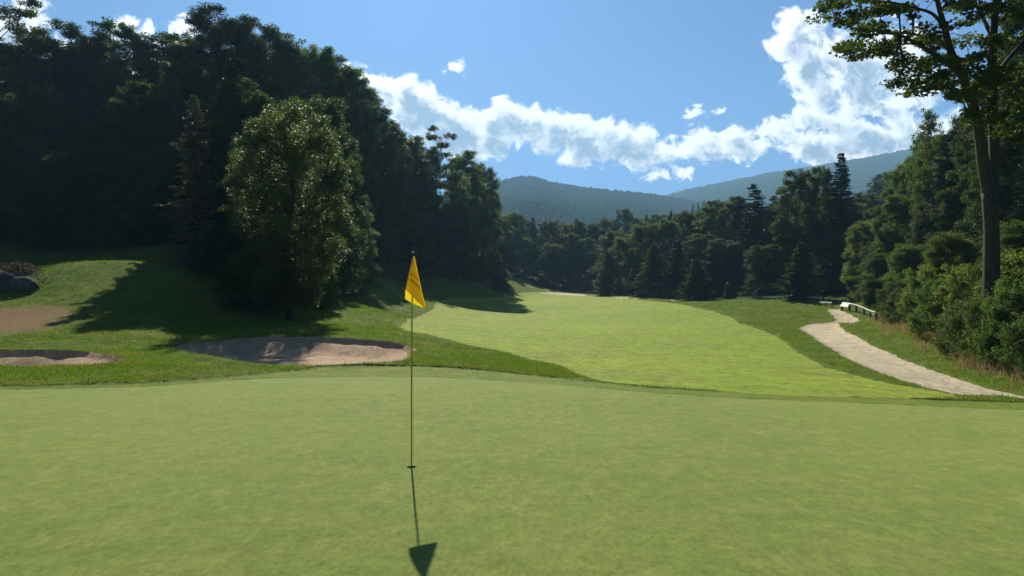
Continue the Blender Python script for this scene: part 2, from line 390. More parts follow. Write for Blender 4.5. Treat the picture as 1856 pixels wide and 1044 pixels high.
q = np.stack([ii * NA + jj, ii * NA + jj + 1, (ii + 1) * NA + jj + 1, (ii + 1) * NA + jj], -1).reshape(-1, 4)
Sq = S[q]                                               # cells x 4 x zones
neg = (Sq < 0)
allneg = neg.all(1); allpos = (~neg).all(1)
zone = np.full(len(q), -2); undecided = np.ones(len(q), bool)
for k in range(NZ):
    zone[undecided & allneg[:, k]] = k
    mixed = undecided & ~allneg[:, k] & ~allpos[:, k]
    zone[mixed] = -1
    undecided &= allpos[:, k]
zone[undecided] = NZ                                     # the rough
polys = {k: q[zone == k] for k in range(NZ + 1)}
extra = {k: [] for k in range(NZ + 1)}
XYZ = np.stack([GX, GY, GZ], 1)
def clip(poly, k):
    a, b = [], []
    n = len(poly)
    for i in range(n):
        p, r_ = poly[i], poly[(i + 1) % n]
        sp1, sr = p[1][k], r_[1][k]
        (a if sp1 < 0 else b).append(p)
        if (sp1 < 0) != (sr < 0):
            t = sp1 / (sp1 - sr)
            m = (p[0] + (r_[0] - p[0]) * t, p[1] + (r_[1] - p[1]) * t, -1)
            a.append(m); b.append(m)
    return a, b
for c in np.nonzero(zone == -1)[0]:
    poly = [(XYZ[v], S[v], v) for v in q[c]]
    for k in range(NZ):
        if len(poly) < 3: break
        a, poly = clip(poly, k)
        if len(a) >= 3: extra[k].append(a)
    if len(poly) >= 3: extra[NZ].append(poly)
DRY = smooth(.8, -1.2, sdf(GX, GY, dry1) + 1.0 * fbm(GX * .7, GY * .7, 5, 4, .6))
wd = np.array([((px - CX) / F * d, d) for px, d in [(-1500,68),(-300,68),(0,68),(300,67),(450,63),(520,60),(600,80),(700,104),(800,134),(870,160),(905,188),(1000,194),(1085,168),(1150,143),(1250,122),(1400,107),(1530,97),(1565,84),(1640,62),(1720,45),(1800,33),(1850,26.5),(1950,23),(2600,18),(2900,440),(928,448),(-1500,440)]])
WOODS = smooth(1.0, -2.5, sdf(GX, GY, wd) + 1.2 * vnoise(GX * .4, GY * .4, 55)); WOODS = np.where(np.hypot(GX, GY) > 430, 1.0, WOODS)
def zone_object(name, ks, mat):
    vid = {}; V = []; A = []; Fq = []
    g = np.concatenate([polys[k] for k in ks])
    used = np.unique(g); remap = np.full(len(GX), -1); remap[used] = np.arange(len(used))
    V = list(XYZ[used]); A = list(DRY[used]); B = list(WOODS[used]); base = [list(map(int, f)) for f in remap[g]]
    for k in ks:
        for poly in extra[k]:
            f = []
            for p, s, v in poly:
                if v >= 0:
                    if remap[v] < 0: remap[v] = len(V); V.append(p); A.append(DRY[v]); B.append(WOODS[v])
                    f.append(int(remap[v]))
                else:
                    key = (round(p[0], 4), round(p[1], 4))
                    if key not in vid: vid[key] = len(V); V.append(p); A.append(0.0); B.append(0.0)
                    f.append(vid[key])
            f2 = [f[i] for i in range(len(f)) if f[i] != f[i - 1]]
            if len(set(f2)) >= 3: base.append(f2)
    base = [f[::-1] for f in base]
    o = mesh_np(name, np.array(V), base, mat, None, True, {'dry': A, 'woods': B})
    tag(o, kind='structure')
    return o

# ------------------------------------------------------------------ ground materials
def new_mat(name):
    m = bpy.data.materials.new(name); m.use_nodes = True; t = NT(m.node_tree); t.n.clear()
    out = t.node('ShaderNodeOutputMaterial'); b = t.node('ShaderNodeBsdfPrincipled'); t.l.new(b.outputs[0], out.inputs[0])
    return m, t, b, out
def bump(t, b, h, strength, dist):
    n = t.node('ShaderNodeBump'); n.inputs['Strength'].default_value = strength; n.inputs['Distance'].default_value = dist
    t.put(n.inputs['Height'], h); t.l.new(n.outputs[0], b.inputs['Normal'])
def grass_mat(name, c1, c2, c3, big, fine, bstr, bdist, rough=.6, spec=.25, dry=None, contrast=1.1, sheen=.10):
    m, t, b, out = new_mat(name)
    g = t.node('ShaderNodeNewGeometry'); p = g.outputs['Position']
    n1 = t.noise(p, big, 4, .6); n2 = t.noise(p, big * 5.3, 4, .6); n3 = t.noise(p, fine, 3, .65)
    col = t.mix(t.ramp(n1, .35, .65), c1, c2)
    col = t.mix(t.math('MULTIPLY', t.ramp(n2, .42, .68), .8), col, c3)
    n4 = t.noise(t.map(p, scale=(1, .45, 1)), fine * .22, 5, .7)
    n5 = t.noise(t.map(p, scale=(1, .6, 1)), fine * .06, 5, .65)
    yel = t.mix(1.0, col, (.24, .22, .05)); col = t.mix(t.math('MULTIPLY', t.ramp(n5, .5, .72), .38), col, yel)
    f = t.math('MULTIPLY', t.math('SUBTRACT', t.math('ADD', t.math('ADD', n3, n4), t.math('MULTIPLY', n5, .7)), 1.35), contrast)
    f = t.math('SUBTRACT', f, t.ramp(t.noise(p, fine * .5, 1, .5), .70, .80, 0, .35))
    hsv = t.node('ShaderNodeHueSaturation'); t.put(hsv.inputs['Color'], col); t.put(hsv.inputs['Value'], t.math('ADD', 1.0, f))
    col = hsv.outputs[0]
    if dry:
        a = t.node('ShaderNodeAttribute', attribute_name='dry')
        col = t.mix(t.math('MULTIPLY', a.outputs['Fac'], t.ramp(n4, .3, .5, .55, 1)), col, dry)
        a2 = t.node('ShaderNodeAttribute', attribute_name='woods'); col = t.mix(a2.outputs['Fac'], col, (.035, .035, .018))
    t.put(b.inputs['Base Color'], col); b.inputs['Roughness'].default_value = .8; b.inputs['Specular IOR Level'].default_value = spec * .1; b.inputs['Sheen Weight'].default_value = sheen; b.inputs['Sheen Roughness'].default_value = .55; b.inputs['Sheen Tint'].default_value = (.64, .76, .26, 1)
    bump(t, b, t.math('ADD', t.math('ADD', n3, n4), t.math('MULTIPLY', n5, 2.5)), bstr, bdist)
    return m
M_green = grass_mat('green_turf', (.106,.158,.021), (.150,.197,.030), (.190,.198,.047), .28, 110, .8, .012, contrast=1.9, sheen=.6)
M_collar = grass_mat('collar_turf', (.108,.17,.017), (.145,.2,.02), (.165,.19,.035), .5, 50, .9, .03, contrast=2.0, sheen=.25)
M_fair = grass_mat('fairway_turf', (.165,.265,.012), (.245,.32,.016), (.205,.23,.035), .045, 22, .8, .05, contrast=2.1, sheen=.3)
M_rough = grass_mat('rough_turf', (.085,.155,.018), (.125,.195,.022), (.165,.175,.045), .25, 22, 1.0, .08, .7, .15, dry=(.27,.165,.10), contrast=1.9)
def dirt_mat(name, c1, c2, c3, big, fine, bstr, bdist):
    m, t, b, out = new_mat(name)
    g = t.node('ShaderNodeNewGeometry'); p = g.outputs['Position']
    n1 = t.noise(p, big, 5, .6); n2 = t.noise(p, fine, 6, .7); n3 = t.noise(t.map(p, scale=(1, .35, 1)), big * 5, 8, .75, 1.5)
    col = t.mix(t.ramp(n1, .35, .65), c1, c2)
    col = t.mix(t.math('MULTIPLY', t.ramp(n3, .46, .62), .9), col, c3)
    hsv = t.node('ShaderNodeHueSaturation'); t.put(hsv.inputs['Color'], col); t.put(hsv.inputs['Value'], t.math('ADD', .35, t.math('MULTIPLY', n2, 1.3)))
    t.put(b.inputs['Base Color'], hsv.outputs[0]); b.inputs['Roughness'].default_value = .9; b.inputs['Specular IOR Level'].default_value = .1
    bump(t, b, t.math('ADD', t.math('MULTIPLY', n3, 2.5), n2), bstr, bdist)
    return m
M_sand = dirt_mat('bunker_sand', (.60,.42,.26), (.68,.49,.32), (.44,.30,.19), .6, 30, .9, .06)
M_path = dirt_mat('gravel', (.58,.50,.34), (.68,.58,.39), (.38,.33,.24), .5, 26, .9, .05)
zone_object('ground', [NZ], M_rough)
zone_object('putting_green', [3], M_green)
zone_object('green_collar', [4], M_collar)
zone_object('fairway', [9], M_fair)
zone_object('bunker', [1], M_sand)
zone_object('bunker', [2], M_sand)
zone_object('cart_path', [5], M_path)
for k in (6, 7, 8): zone_object('far_path', [k], M_path)

# ------------------------------------------------------------------ plant materials
def leaf_mat(name, c1, c2, c3, trans=.42, tcol=None, rough=.6, spec=.16):
    m, t, b, out = new_mat(name)
    g = t.node('ShaderNodeNewGeometry'); oi = t.node('ShaderNodeObjectInfo')
    r = g.outputs['Random Per Island']
    col = t.mix(r, c1, c2)
    nz = t.noise(g.outputs['Position'], .45, 3, .6)
    col = t.mix(t.ramp(nz, .42, .68), col, c3)
    hsv = t.node('ShaderNodeHueSaturation'); t.put(hsv.inputs['Color'], col)
    t.put(hsv.inputs['Value'], t.math('ADD', .75, t.math('MULTIPLY', oi.outputs['Random'], .5)))
    t.put(hsv.inputs['Hue'], t.math('ADD', .485, t.math('MULTIPLY', oi.outputs['Random'], .03)))
    col = hsv.outputs[0]
    t.put(b.inputs['Base Color'], col); b.inputs['Roughness'].default_value = rough; b.inputs['Specular IOR Level'].default_value = spec
    tr = t.node('ShaderNodeBsdfTranslucent')
    tm = t.node('ShaderNodeMix', data_type='RGBA', blend_type='MULTIPLY'); tm.inputs[0].default_value = 1
    t.put(tm.inputs[6], col); tm.inputs[7].default_value = (tcol or (1.9, 2.0, .8)) + (1,)
    t.put(tr.inputs[0], tm.outputs[2])
    ms = t.node('ShaderNodeMixShader'); ms.inputs[0].default_value = trans
    t.l.new(b.outputs[0], ms.inputs[1]); t.l.new(tr.outputs[0], ms.inputs[2]); t.l.new(ms.outputs[0], out.inputs[0])
    return m
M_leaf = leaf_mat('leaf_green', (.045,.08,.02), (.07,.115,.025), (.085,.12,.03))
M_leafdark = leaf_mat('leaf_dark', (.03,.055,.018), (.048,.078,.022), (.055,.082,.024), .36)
M_leafyel = leaf_mat('leaf_yellowish', (.068,.10,.024), (.10,.135,.034), (.12,.135,.04), .45)
M_leafpale = leaf_mat('leaf_pale', (.042,.062,.022), (.066,.086,.034), (.08,.10,.03), .40, rough=.5, spec=.2)
M_needle = leaf_mat('needles', (.022,.04,.018), (.034,.055,.022), (.04,.055,.026), .18, (1.5, 1.6, 1.0), .55, .35)
M_needlepale = leaf_mat('needles_pale', (.10,.11,.055), (.15,.145,.08), (.17,.13,.09), .25, (1.5, 1.5, 1.0), .55, .35)
M_drygrass = leaf_mat('dry_grass', (.30,.23,.12), (.42,.32,.17), (.20,.22,.07), .35, (1.3, 1.2, 1.0), .6, .2)
M_grassblade = leaf_mat('grass_blade', (.08,.15,.016), (.115,.19,.02), (.15,.175,.04), .45, (1.5, 1.5, .7), .5, .3)
def bark_mat(name, c1, c2):
    m, t, b, out = new_mat(name)
    tcd = t.node('ShaderNodeTexCoord'); p = t.map(tcd.outputs['Object'], scale=(1, 1, .18))
    n = t.noise(p, 14, 6, .7, 1); t.put(b.inputs['Base Color'], t.mix(t.ramp(n, .35, .65), c1, c2)); b.inputs['Roughness'].default_value = .9
    bump(t, b, n, .9, .04); return m
M_bark = bark_mat('bark', (.028,.024,.02), (.07,.06,.05))
M_barkpale = bark_mat('bark_pale', (.10,.09,.08), (.20,.18,.16))

# ------------------------------------------------------------------ foliage builders
def leaves(cent, nl, spread, size, rng, flat=.45, tilt=.75, aspect=.62):
    """cent (n,3) clump centres -> one leaf-sized quad per leaf"""
    n = len(cent)
    if np.isscalar(spread): spread = np.full(n, spread)
    k = n * nl
    c = np.repeat(cent, nl, 0); s = np.repeat(spread, nl)[:, None]
    o = rng.normal(size=(k, 3)); o /= np.linalg.norm(o, axis=1)[:, None] + 1e-9
    o *= (rng.random((k, 1)) ** .5) * s; o[:, 2] *= flat
    c = c + o
    nrm = rng.normal(size=(k, 3)) * tilt; nrm[:, 2] += 1; nrm /= np.linalg.norm(nrm, axis=1)[:, None]
    d = rng.normal(size=(k, 3)); d -= nrm * (d * nrm).sum(1)[:, None]; d /= np.linalg.norm(d, axis=1)[:, None] + 1e-9
    b = np.cross(nrm, d); L = size * (.6 + .8 * rng.random((k, 1)))
    V = np.stack([c - d * L / 2, c + b * L * aspect / 2, c + d * L / 2, c - b * L * aspect / 2], 1).reshape(-1, 3)
    return V, np.arange(4 * k).reshape(-1, 4)
def grow(trunk, targets, rng, step=.9, up=.35, wob=.12):
    N = [np.array(p, float) for p in trunk]; par = [-1] + list(range(len(trunk) - 1))
    T = np.asarray(targets)
    tr = np.array(N)
    order = np.argsort(np.linalg.norm(T[:, None] - tr[None], axis=2).min(1))
    arr = np.zeros((len(trunk) + len(T) * 14, 3)); arr[:len(N)] = tr; cnt = len(N)
    tips = []
    for i in order:
        t = T[i]; A = arr[:cnt]
        dv = A - t; dist = np.linalg.norm(dv, axis=1) + up * 2.2 * np.maximum(0, dv[:, 2] + .2 * np.hypot(dv[:, 0], dv[:, 1]))
        j = int(np.argmin(dist)); L = np.linalg.norm(t - A[j]); m = min(12, max(1, int(L / step)))
        p = j; a = A[j].copy()
        for s in range(1, m + 1):
            f = s / m; pt = a + (t - a) * f
            pt[2] += .10 * L * math.sin(math.pi * f)
            if s < m: pt += rng.normal(size=3) * wob * step
            arr[cnt] = pt; par.append(p); p = cnt; cnt += 1
        tips.append(p)
    return arr[:cnt], par, tips
def branch_mesh(nodes, par, tips, ntrunk, trunk_r, twig=.011, pw=.46, minr=.006, sides=5):
    w_ = np.zeros(len(nodes))
    for t in tips: w_[t] += 1
    for i in range(len(nodes) - 1, 0, -1): w_[par[i]] += w_[i]
    rad = np.maximum(minr, twig * np.maximum(w_, 1) ** pw)
    mb = MB()
    mb.tube(nodes[:ntrunk], trunk_r, 10)
    a = nodes[[par[i] for i in range(ntrunk, len(nodes))]]; b = nodes[ntrunk:]
    ra = np.minimum(np.array([rad[i] * 1.15 for i in range(ntrunk, len(nodes))]), .3); rb = rad[ntrunk:]
    d = b - a; L = np.linalg.norm(d, axis=1)[:, None] + 1e-9; d = d / L
    hx = np.where(np.abs(d[:, 2:3]) < .9, [[0, 0, 1.]], [[1., 0, 0]])
    u = np.cross(hx, d); u /= np.linalg.norm(u, axis=1)[:, None]; v = np.cross(d, u)
    th = np.arange(sides) * 2 * math.pi / sides
    ringa = a[:, None] + ra[:, None, None] * (np.cos(th)[None, :, None] * u[:, None] + np.sin(th)[None, :, None] * v[:, None])
    ringb = b[:, None] + rb[:, None, None] * (np.cos(th)[None, :, None] * u[:, None] + np.sin(th)[None, :, None] * v[:, None])
    VV = np.concatenate([ringa, ringb], 1).reshape(-1, 3); m = len(a)
    base = (np.arange(m) * 2 * sides)[:, None, None]
    fq = np.array([[j, (j + 1) % sides, sides + (j + 1) % sides, sides + j] for j in range(sides)])[None]
    FF = (base + fq).reshape(-1, 4)
    mb.add(VV, FF.tolist())
    return mb
DIM = {}; LAST = [0, 0]
def dist_profile(t, prof): return np.interp(t, [p[0] for p in prof], [p[1] for p in prof])
def deciduous(name, h, cb, R0, prof, seed, lobes=26, per=12, nl=70, size=.2, lobr=.3, clump=.55, mat=None, bark=None, trunk_r=.22, core=.2, lean=0, flat=.8, leafflat=.75, shell=(.55, .35)):
    rng = np.random.default_rng(seed)
    root = empty(name)
    tr = [(0, 0, -.4)]; k = 9
    ph = rng.random() * 6.28
    for i in range(1, k + 1):
        f = i / k; tr.append((lean * f * R0 + .05 * h * .3 * math.sin(f * 3 + ph) * f, .04 * h * .3 * math.cos(f * 2.3 + ph) * f, h * .86 * f))
    rads = [trunk_r * 1.25] + [trunk_r * (1 - .82 * (i / k)) for i in range(1, k + 1)]
    LC = []
    for i in range(lobes):
        f = (i + rng.random()) / lobes; f = f ** .85
        phi = i * 2.39996 + rng.normal() * .35
        r = R0 * dist_profile(f, prof) * (shell[0] + shell[1] * rng.random()) * (1 + .12 * math.sin(2 * phi + ph))
        z = cb + (h * .96 - cb) * f
        LC.append((lean * R0 * z / h + r * math.cos(phi), r * math.sin(phi), z))
    LC = np.array(LC)
    T = []
    for c in LC:
        sz = lobr * R0 * (.75 + .5 * rng.random())
        o = rng.normal(size=(per, 3)); o /= np.linalg.norm(o, axis=1)[:, None]; o *= sz * rng.random((per, 1)) ** .45; o[:, 2] *= flat
        T.append(c + o)
    nc = int(lobes * per * core)
    f = rng.random(nc); phi = rng.random(nc) * 6.28; r = R0 * dist_profile(f, prof) * rng.random(nc) * .75
    T.append(np.stack([r * np.cos(phi), r * np.sin(phi), cb + (h * .9 - cb) * f], 1))
    T = np.concatenate(T); T[:, 2] = np.clip(T[:, 2], .15, h)
    nodes, par, tips = grow(tr, T, rng)
    branch_mesh(nodes, par, tips, len(tr), rads).build('trunk', bark or M_bark, root, True)
    V, Fq = leaves(T, nl, clump * (.8 + .5 * rng.random(len(T))), size, rng, leafflat)
    V[:, 2] = np.maximum(V[:, 2], .02)
    mesh_np('crown', V, Fq, mat or M_leaf, root)
    DIM[root.name.split('.')[0] + str(seed)] = (h, R0); LAST[:] = [h, R0]
    return root
def conifer(name, h, R0, seed, lev=.42, nb=8, mat=None, droop=.25, dens=1.0, power=.8, base=.06, needle=.34, wisp=0):
    rng = np.random.default_rng(seed)
    root = empty(name); mb = MB(); mb.tube([(0, 0, -.4), (0, 0, h * .5), (0, 0, h * .99)], [.012 * h, .008 * h, .012], 8)
    C = []; D = []; Nn = []; Ls = []
    z = base * h
    while z < h * .985:
        t = (z / h - base) / (1 - base)
        Lr = R0 * (1 - t) ** power * (.9 if t > .06 else .7) + .12
        for b in range(int(nb * (1 if t < .8 else .7)) + 1):
            phi = rng.random() * 6.283; L = Lr * (.6 + .5 * rng.random()) * (1 + wisp * (rng.random() < .12))
            a0 = .35 - .55 * (1 - t) - droop * .3 + rng.normal() * .1
            n = max(3, int(L / .16 * dens)); s = (np.arange(n) + 1) / n
            x = s * L; zz = z + a0 * x * .55 - droop * .12 * L * s ** 2 * 2 + .10 * L * s ** 3
            bx = np.stack([x * math.cos(phi), x * math.sin(phi), zz], 1)
            if L > .5: mb.tube([(0, 0, z), tuple(bx[n // 2]), tuple(bx[-1])], [.012 + .006 * L, .01, .004], 4, False)
            for sg in (-1, 1):
                ang = phi + sg * (.75 + .25 * rng.normal(size=n)); wv = needle * (1.25 - .75 * s) * (.7 + .6 * rng.random(n)) * min(1, .45 + L * .35)
                dd = np.stack([np.cos(ang), np.sin(ang), -.18 - .35 * rng.random(n)], 1)
                C.append(bx + dd * wv[:, None] * .5); D.append(dd); Ls.append(wv)
            C.append(bx); D.append(np.stack([np.full(n, math.cos(phi)), np.full(n, math.sin(phi)), rng.normal(size=n) * .25], 1)); Ls.append(np.full(n, needle * .7))
        z += lev * (.75 + .5 * rng.random()) * (1.0 - .45 * t)
    C = np.concatenate(C); D = np.concatenate(D); Ls = np.concatenate(Ls)[:, None]
    # two crossing slivers per twig
    D /= np.linalg.norm(D, axis=1)[:, None]
    W = []
    for ax in ((0, 0, 1.), None):
        if ax is None: nrm = rng.normal(size=D.shape)
        else: nrm = np.array([ax]) + rng.normal(size=D.shape) * .3
        b = np.cross(nrm, D); b /= np.linalg.norm(b, axis=1)[:, None] + 1e-9
        wd = .075 + .05 * rng.random((len(C), 1))
        W.append(np.stack([C - D * Ls * .6, C + b * wd, C + D * Ls * .65, C - b * wd], 1).reshape(-1, 3))
    V = np.concatenate(W)
    mb.build('trunk', M_bark, root, True)
    mesh_np('crown', V, np.arange(len(V)).reshape(-1, 4), mat or M_needle, root)
    DIM[root.name.split('.')[0] + str(seed)] = (h, R0); LAST[:] = [h, R0]
    return root
OV = [(0, .55), (.2, .9), (.45, 1), (.7, .92), (.88, .7), (1, .4)]
BR = [(0, .7), (.25, 1), (.5, 1), (.75, .92), (.9, .74), (1, .48)]
FL = [(0, .9), (.15, 1), (.4, 1), (.65, .93), (.85, .74), (1, .42)]
SL = [(0, .6), (.3, 1), (.6, .8), (.85, .45), (1, .12)]
PROTO = {
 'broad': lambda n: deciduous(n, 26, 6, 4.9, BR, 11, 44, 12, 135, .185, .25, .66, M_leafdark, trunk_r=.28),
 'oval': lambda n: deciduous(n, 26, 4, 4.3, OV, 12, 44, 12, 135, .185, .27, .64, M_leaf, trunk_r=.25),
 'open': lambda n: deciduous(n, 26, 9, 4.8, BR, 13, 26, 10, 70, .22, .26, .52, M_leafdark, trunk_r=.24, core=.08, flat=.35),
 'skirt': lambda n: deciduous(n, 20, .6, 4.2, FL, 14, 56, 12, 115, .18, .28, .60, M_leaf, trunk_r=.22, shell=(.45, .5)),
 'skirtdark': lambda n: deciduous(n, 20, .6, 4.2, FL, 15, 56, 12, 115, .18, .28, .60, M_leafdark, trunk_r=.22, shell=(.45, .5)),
 'edge': lambda n: deciduous(n, 12, .4, 3.6, FL, 16, 64, 12, 105, .13, .26, .46, M_leaf, trunk_r=.16, shell=(.42, .55)),
 'edgeyel': lambda n: deciduous(n, 12, .4, 3.6, FL, 17, 64, 12, 105, .13, .26, .46, M_leafyel, trunk_r=.16, shell=(.42, .55)),
 'pointy': lambda n: conifer(n, 12, 3.4, 36, lev=.30, nb=10, mat=M_leaf, power=.75, base=.02, wisp=.5, needle=.42, droop=.5),
 'slim': lambda n: deciduous(n, 16, 1.5, 2.2, SL, 18, 30, 9, 60, .16, .42, .42, M_leaf, trunk_r=.13),
 'shrub': lambda n: deciduous(n, 3.6, .1, 2.2, FL, 19, 34, 12, 85, .095, .32, .30, M_leaf, trunk_r=.06),
 'shrubyel': lambda n: deciduous(n, 3.6, .1, 2.2, FL, 20, 34, 12, 85, .095, .32, .30, M_leafyel, trunk_r=.06),
 'spruce': lambda n: conifer(n, 20, 3.3, 31, nb=9),
 'hemlock': lambda n: conifer(n, 20, 4.0, 32, nb=8, droop=.6, power=.62, wisp=.35, mat=M_needle),
 'pale_hemlock': lambda n: conifer(n, 14, 3.4, 33, lev=.4, nb=7, droop=.6, power=.7, wisp=.5, mat=M_needlepale),
 'pine': lambda n: conifer(n, 18, 2.4, 34, lev=.7, nb=7, power=.45, base=.45, droop=-.3),
 'sapling': lambda n: conifer(n, 6, 1.9, 35, lev=.26, nb=8, power=.75, base=.03, needle=.26),
}
KIND = {'broad': ('deciduous_tree', 'tree'), 'oval': ('deciduous_tree', 'tree'), 'open': ('deciduous_tree', 'tree'), 'skirt': ('deciduous_tree', 'tree'), 'skirtdark': ('deciduous_tree', 'tree'),
        'edge': ('deciduous_tree', 'tree'), 'edgeyel': ('deciduous_tree', 'tree'), 'pointy': ('hemlock_tree', 'tree'), 'slim': ('slender_tree', 'tree'), 'shrub': ('leafy_shrub', 'shrub'), 'shrubyel': ('leafy_shrub', 'shrub'),
        'spruce': ('spruce_tree', 'tree'), 'hemlock': ('hemlock_tree', 'tree'), 'pale_hemlock': ('hemlock_tree', 'tree'), 'pine': ('pine_tree', 'tree'), 'sapling': ('young_conifer', 'tree')}
built = {}
prng = random.Random(5)
def rng_pick(v, tab):
    for lim, txt in tab:
        if v < lim: return txt
    return tab[-1][1]
def auto_label(group, kind, px, d, top):
    conif = kind in ('spruce', 'hemlock', 'pale_hemlock', 'pine')
    if group == GL:
        where = rng_pick(px, [(55, 'behind the boulders'), (120, 'beyond the bare brown patch'), (190, 'above the left of the lit mound'), (270, 'above the crest of the lit mound'), (345, 'left of the pale-tipped hemlock'), (430, 'behind the two hemlocks'), (500, 'behind the round-topped tree'), (560, 'behind the round-topped tree\'s right half'),
                              (620, 'just right of the round-topped tree'), (690, 'left of the flag'), (760, 'above the flag'), (830, 'below the ragged broken-topped tree'), (9999, 'where the wood runs down to the fairway')])
        row = rng_pick(top, [(95, 'highest'), (150, 'upper'), (200, 'middle'), (260, 'lower'), (9999, 'lowest')])
        if px > 620: row = rng_pick(top, [(230, 'highest'), (280, 'upper'), (330, 'middle'), (9999, 'lowest')])
        return 'dark leafy tree, %s tier of left wood, %s' % (row, where)
    if group == GR:
        where = rng_pick(px, [(1150, 'nearest the far end of the fairway'), (1190, 'below the left hill\'s long slope'), (1240, 'below the dip between the hills'), (1290, 'left of the bright leafy tree'), (1340, 'under the small skyline pines'), (1400, 'beside the broad dark hemlock'), (1440, 'right of the broad dark hemlock'), (1500, 'by the tall double-topped tree'),
                              (1555, 'beside the tallest spruce'), (1600, 'above the white fence'), (1650, 'right of the white fence'), (1700, 'near the slim poplar-like tree'), (1760, 'left of the maple trunk'), (1830, 'behind the maple trunk'), (9999, 'at the right edge')])
        return '%s %s tree in right wood, %s' % (rng_pick(top, [(240, 'towering'), (330, 'tall'), (390, 'middling'), (9999, 'low')]), 'dark needled' if conif else ('dark leafy' if 'dark' in kind else 'green leafy'), where)
    if group == GF:
        where = rng_pick(px, [(930, 'at its left end'), (960, 'left of the small spruce'), (1000, 'right of the small spruce'), (1035, 'in its middle'), (1070, 'right of its middle'), (1110, 'left of the round-headed tree'), (9999, 'right of the round-headed tree')])
        return '%s tree in the dark row behind the far fairway, %s' % ('taller' if top < 412 else 'lower', where)
    if group == GS:
        where = rng_pick(px, [(1610, 'at the end of the white fence'), (1640, 'just past the white fence'), (1672, 'above the top of the dry grass'), (1712, 'halfway down the bank'), (1745, 'left of the maple trunk'), (1785, 'at the left foot of the maple'), (1835, 'hiding the foot of the maple'), (9999, 'at the right edge')])
        return '%s shrub on path bank, %s' % (rng_pick(top, [(470, 'tall'), (535, 'medium'), (9999, 'low')]) + (' yellow-green' if 'yel' in kind else ' dark green'), where)
    if group.startswith('small trees along'):
        return 'small dark tree at the foot of the left wood, ' + rng_pick(px, [(640, 'beside the round-topped tree'), (690, 'left of the flag'), (740, 'just left of the flag'), (790, 'behind the flag'), (840, 'right of the flag'), (880, 'near the end of the wood'), (9999, 'at the fairway corner')])
    if group.startswith('dark trees close'):
        return '%s dark tree behind the round-topped tree, %s' % ('taller' if top < 280 else ('low' if top > 400 else 'middling'), rng_pick(px, [(400, 'at its far left'), (445, 'left of its trunk'), (480, 'showing at its left edge'), (535, 'behind its middle'), (570, 'behind its right side'), (9999, 'beyond its right edge')]))
    return None
GL = 'trees packed in the shaded wood on the left'; GR = 'trees massed along the right side of the fairway'; GF = 'trees closing the far end of the fairway'; GS = 'shrubs crowding the bank right of the path'
def place(kind, px, d, top, wpx=None, label=None, group=None, sink=.1):
    x, y = (px - CX) / F * d, d
    z = float(H0(x, y)[0]); ztop = CH + d * (HY - top) / F; h = max(1.0, ztop - z)
    nm, cat = KIND[kind]
    if kind not in built:
        root = PROTO[kind](nm); built[kind] = (root, LAST[0], LAST[1])
    else:
        src = built[kind][0]; root = src.copy(); COL.objects.link(root)
        for ch in src.children:
            c = ch.copy(); COL.objects.link(c); c.parent = root
    sz = h / built[kind][1]; sxy = sz if wpx is None else (wpx / 2 / F * d) / built[kind][2]
    if wpx is None: sxy *= prng.uniform(.9, 1.12)
    root.location = (x, y, z - sink); root.rotation_euler = (0, 0, prng.uniform(0, 6.28)); root.scale = (sxy, sxy, sz)
    for k in ('group',):
        if k in root: del root[k]
    if group: label = auto_label(group, kind, px, d, top) or label
    tag(root, label, cat, group)
    return root

# ------------------------------------------------------------------ lone round tree by the bunker
def special(name, label, cat, px, d, fn, rz=0, sink=.1):
    r = fn(name); x = (px - CX) / F * d; r.location = (x, d, float(H0(x, d)[0]) - sink); r.rotation_euler = (0, 0, rz); tag(r, label, cat); return r
DOME = [(0, .40), (.14, .55), (.3, .92), (.45, 1.04), (.62, .98), (.78, .88), (.9, .74), (1, .46)]
special('round_crowned_tree', 'round-topped leafy tree standing by itself in front of the wood, just behind the larger bunker', 'tree', 524, 42,
        lambda n: deciduous(n, 11.8, 1.0, 3.75, DOME, 53, 110, 10, 92, .088, .19, .36, M_leafpale, M_bark, trunk_r=.2, core=.6, shell=(.70, .25), flat=.75, lean=.05), 1.0)

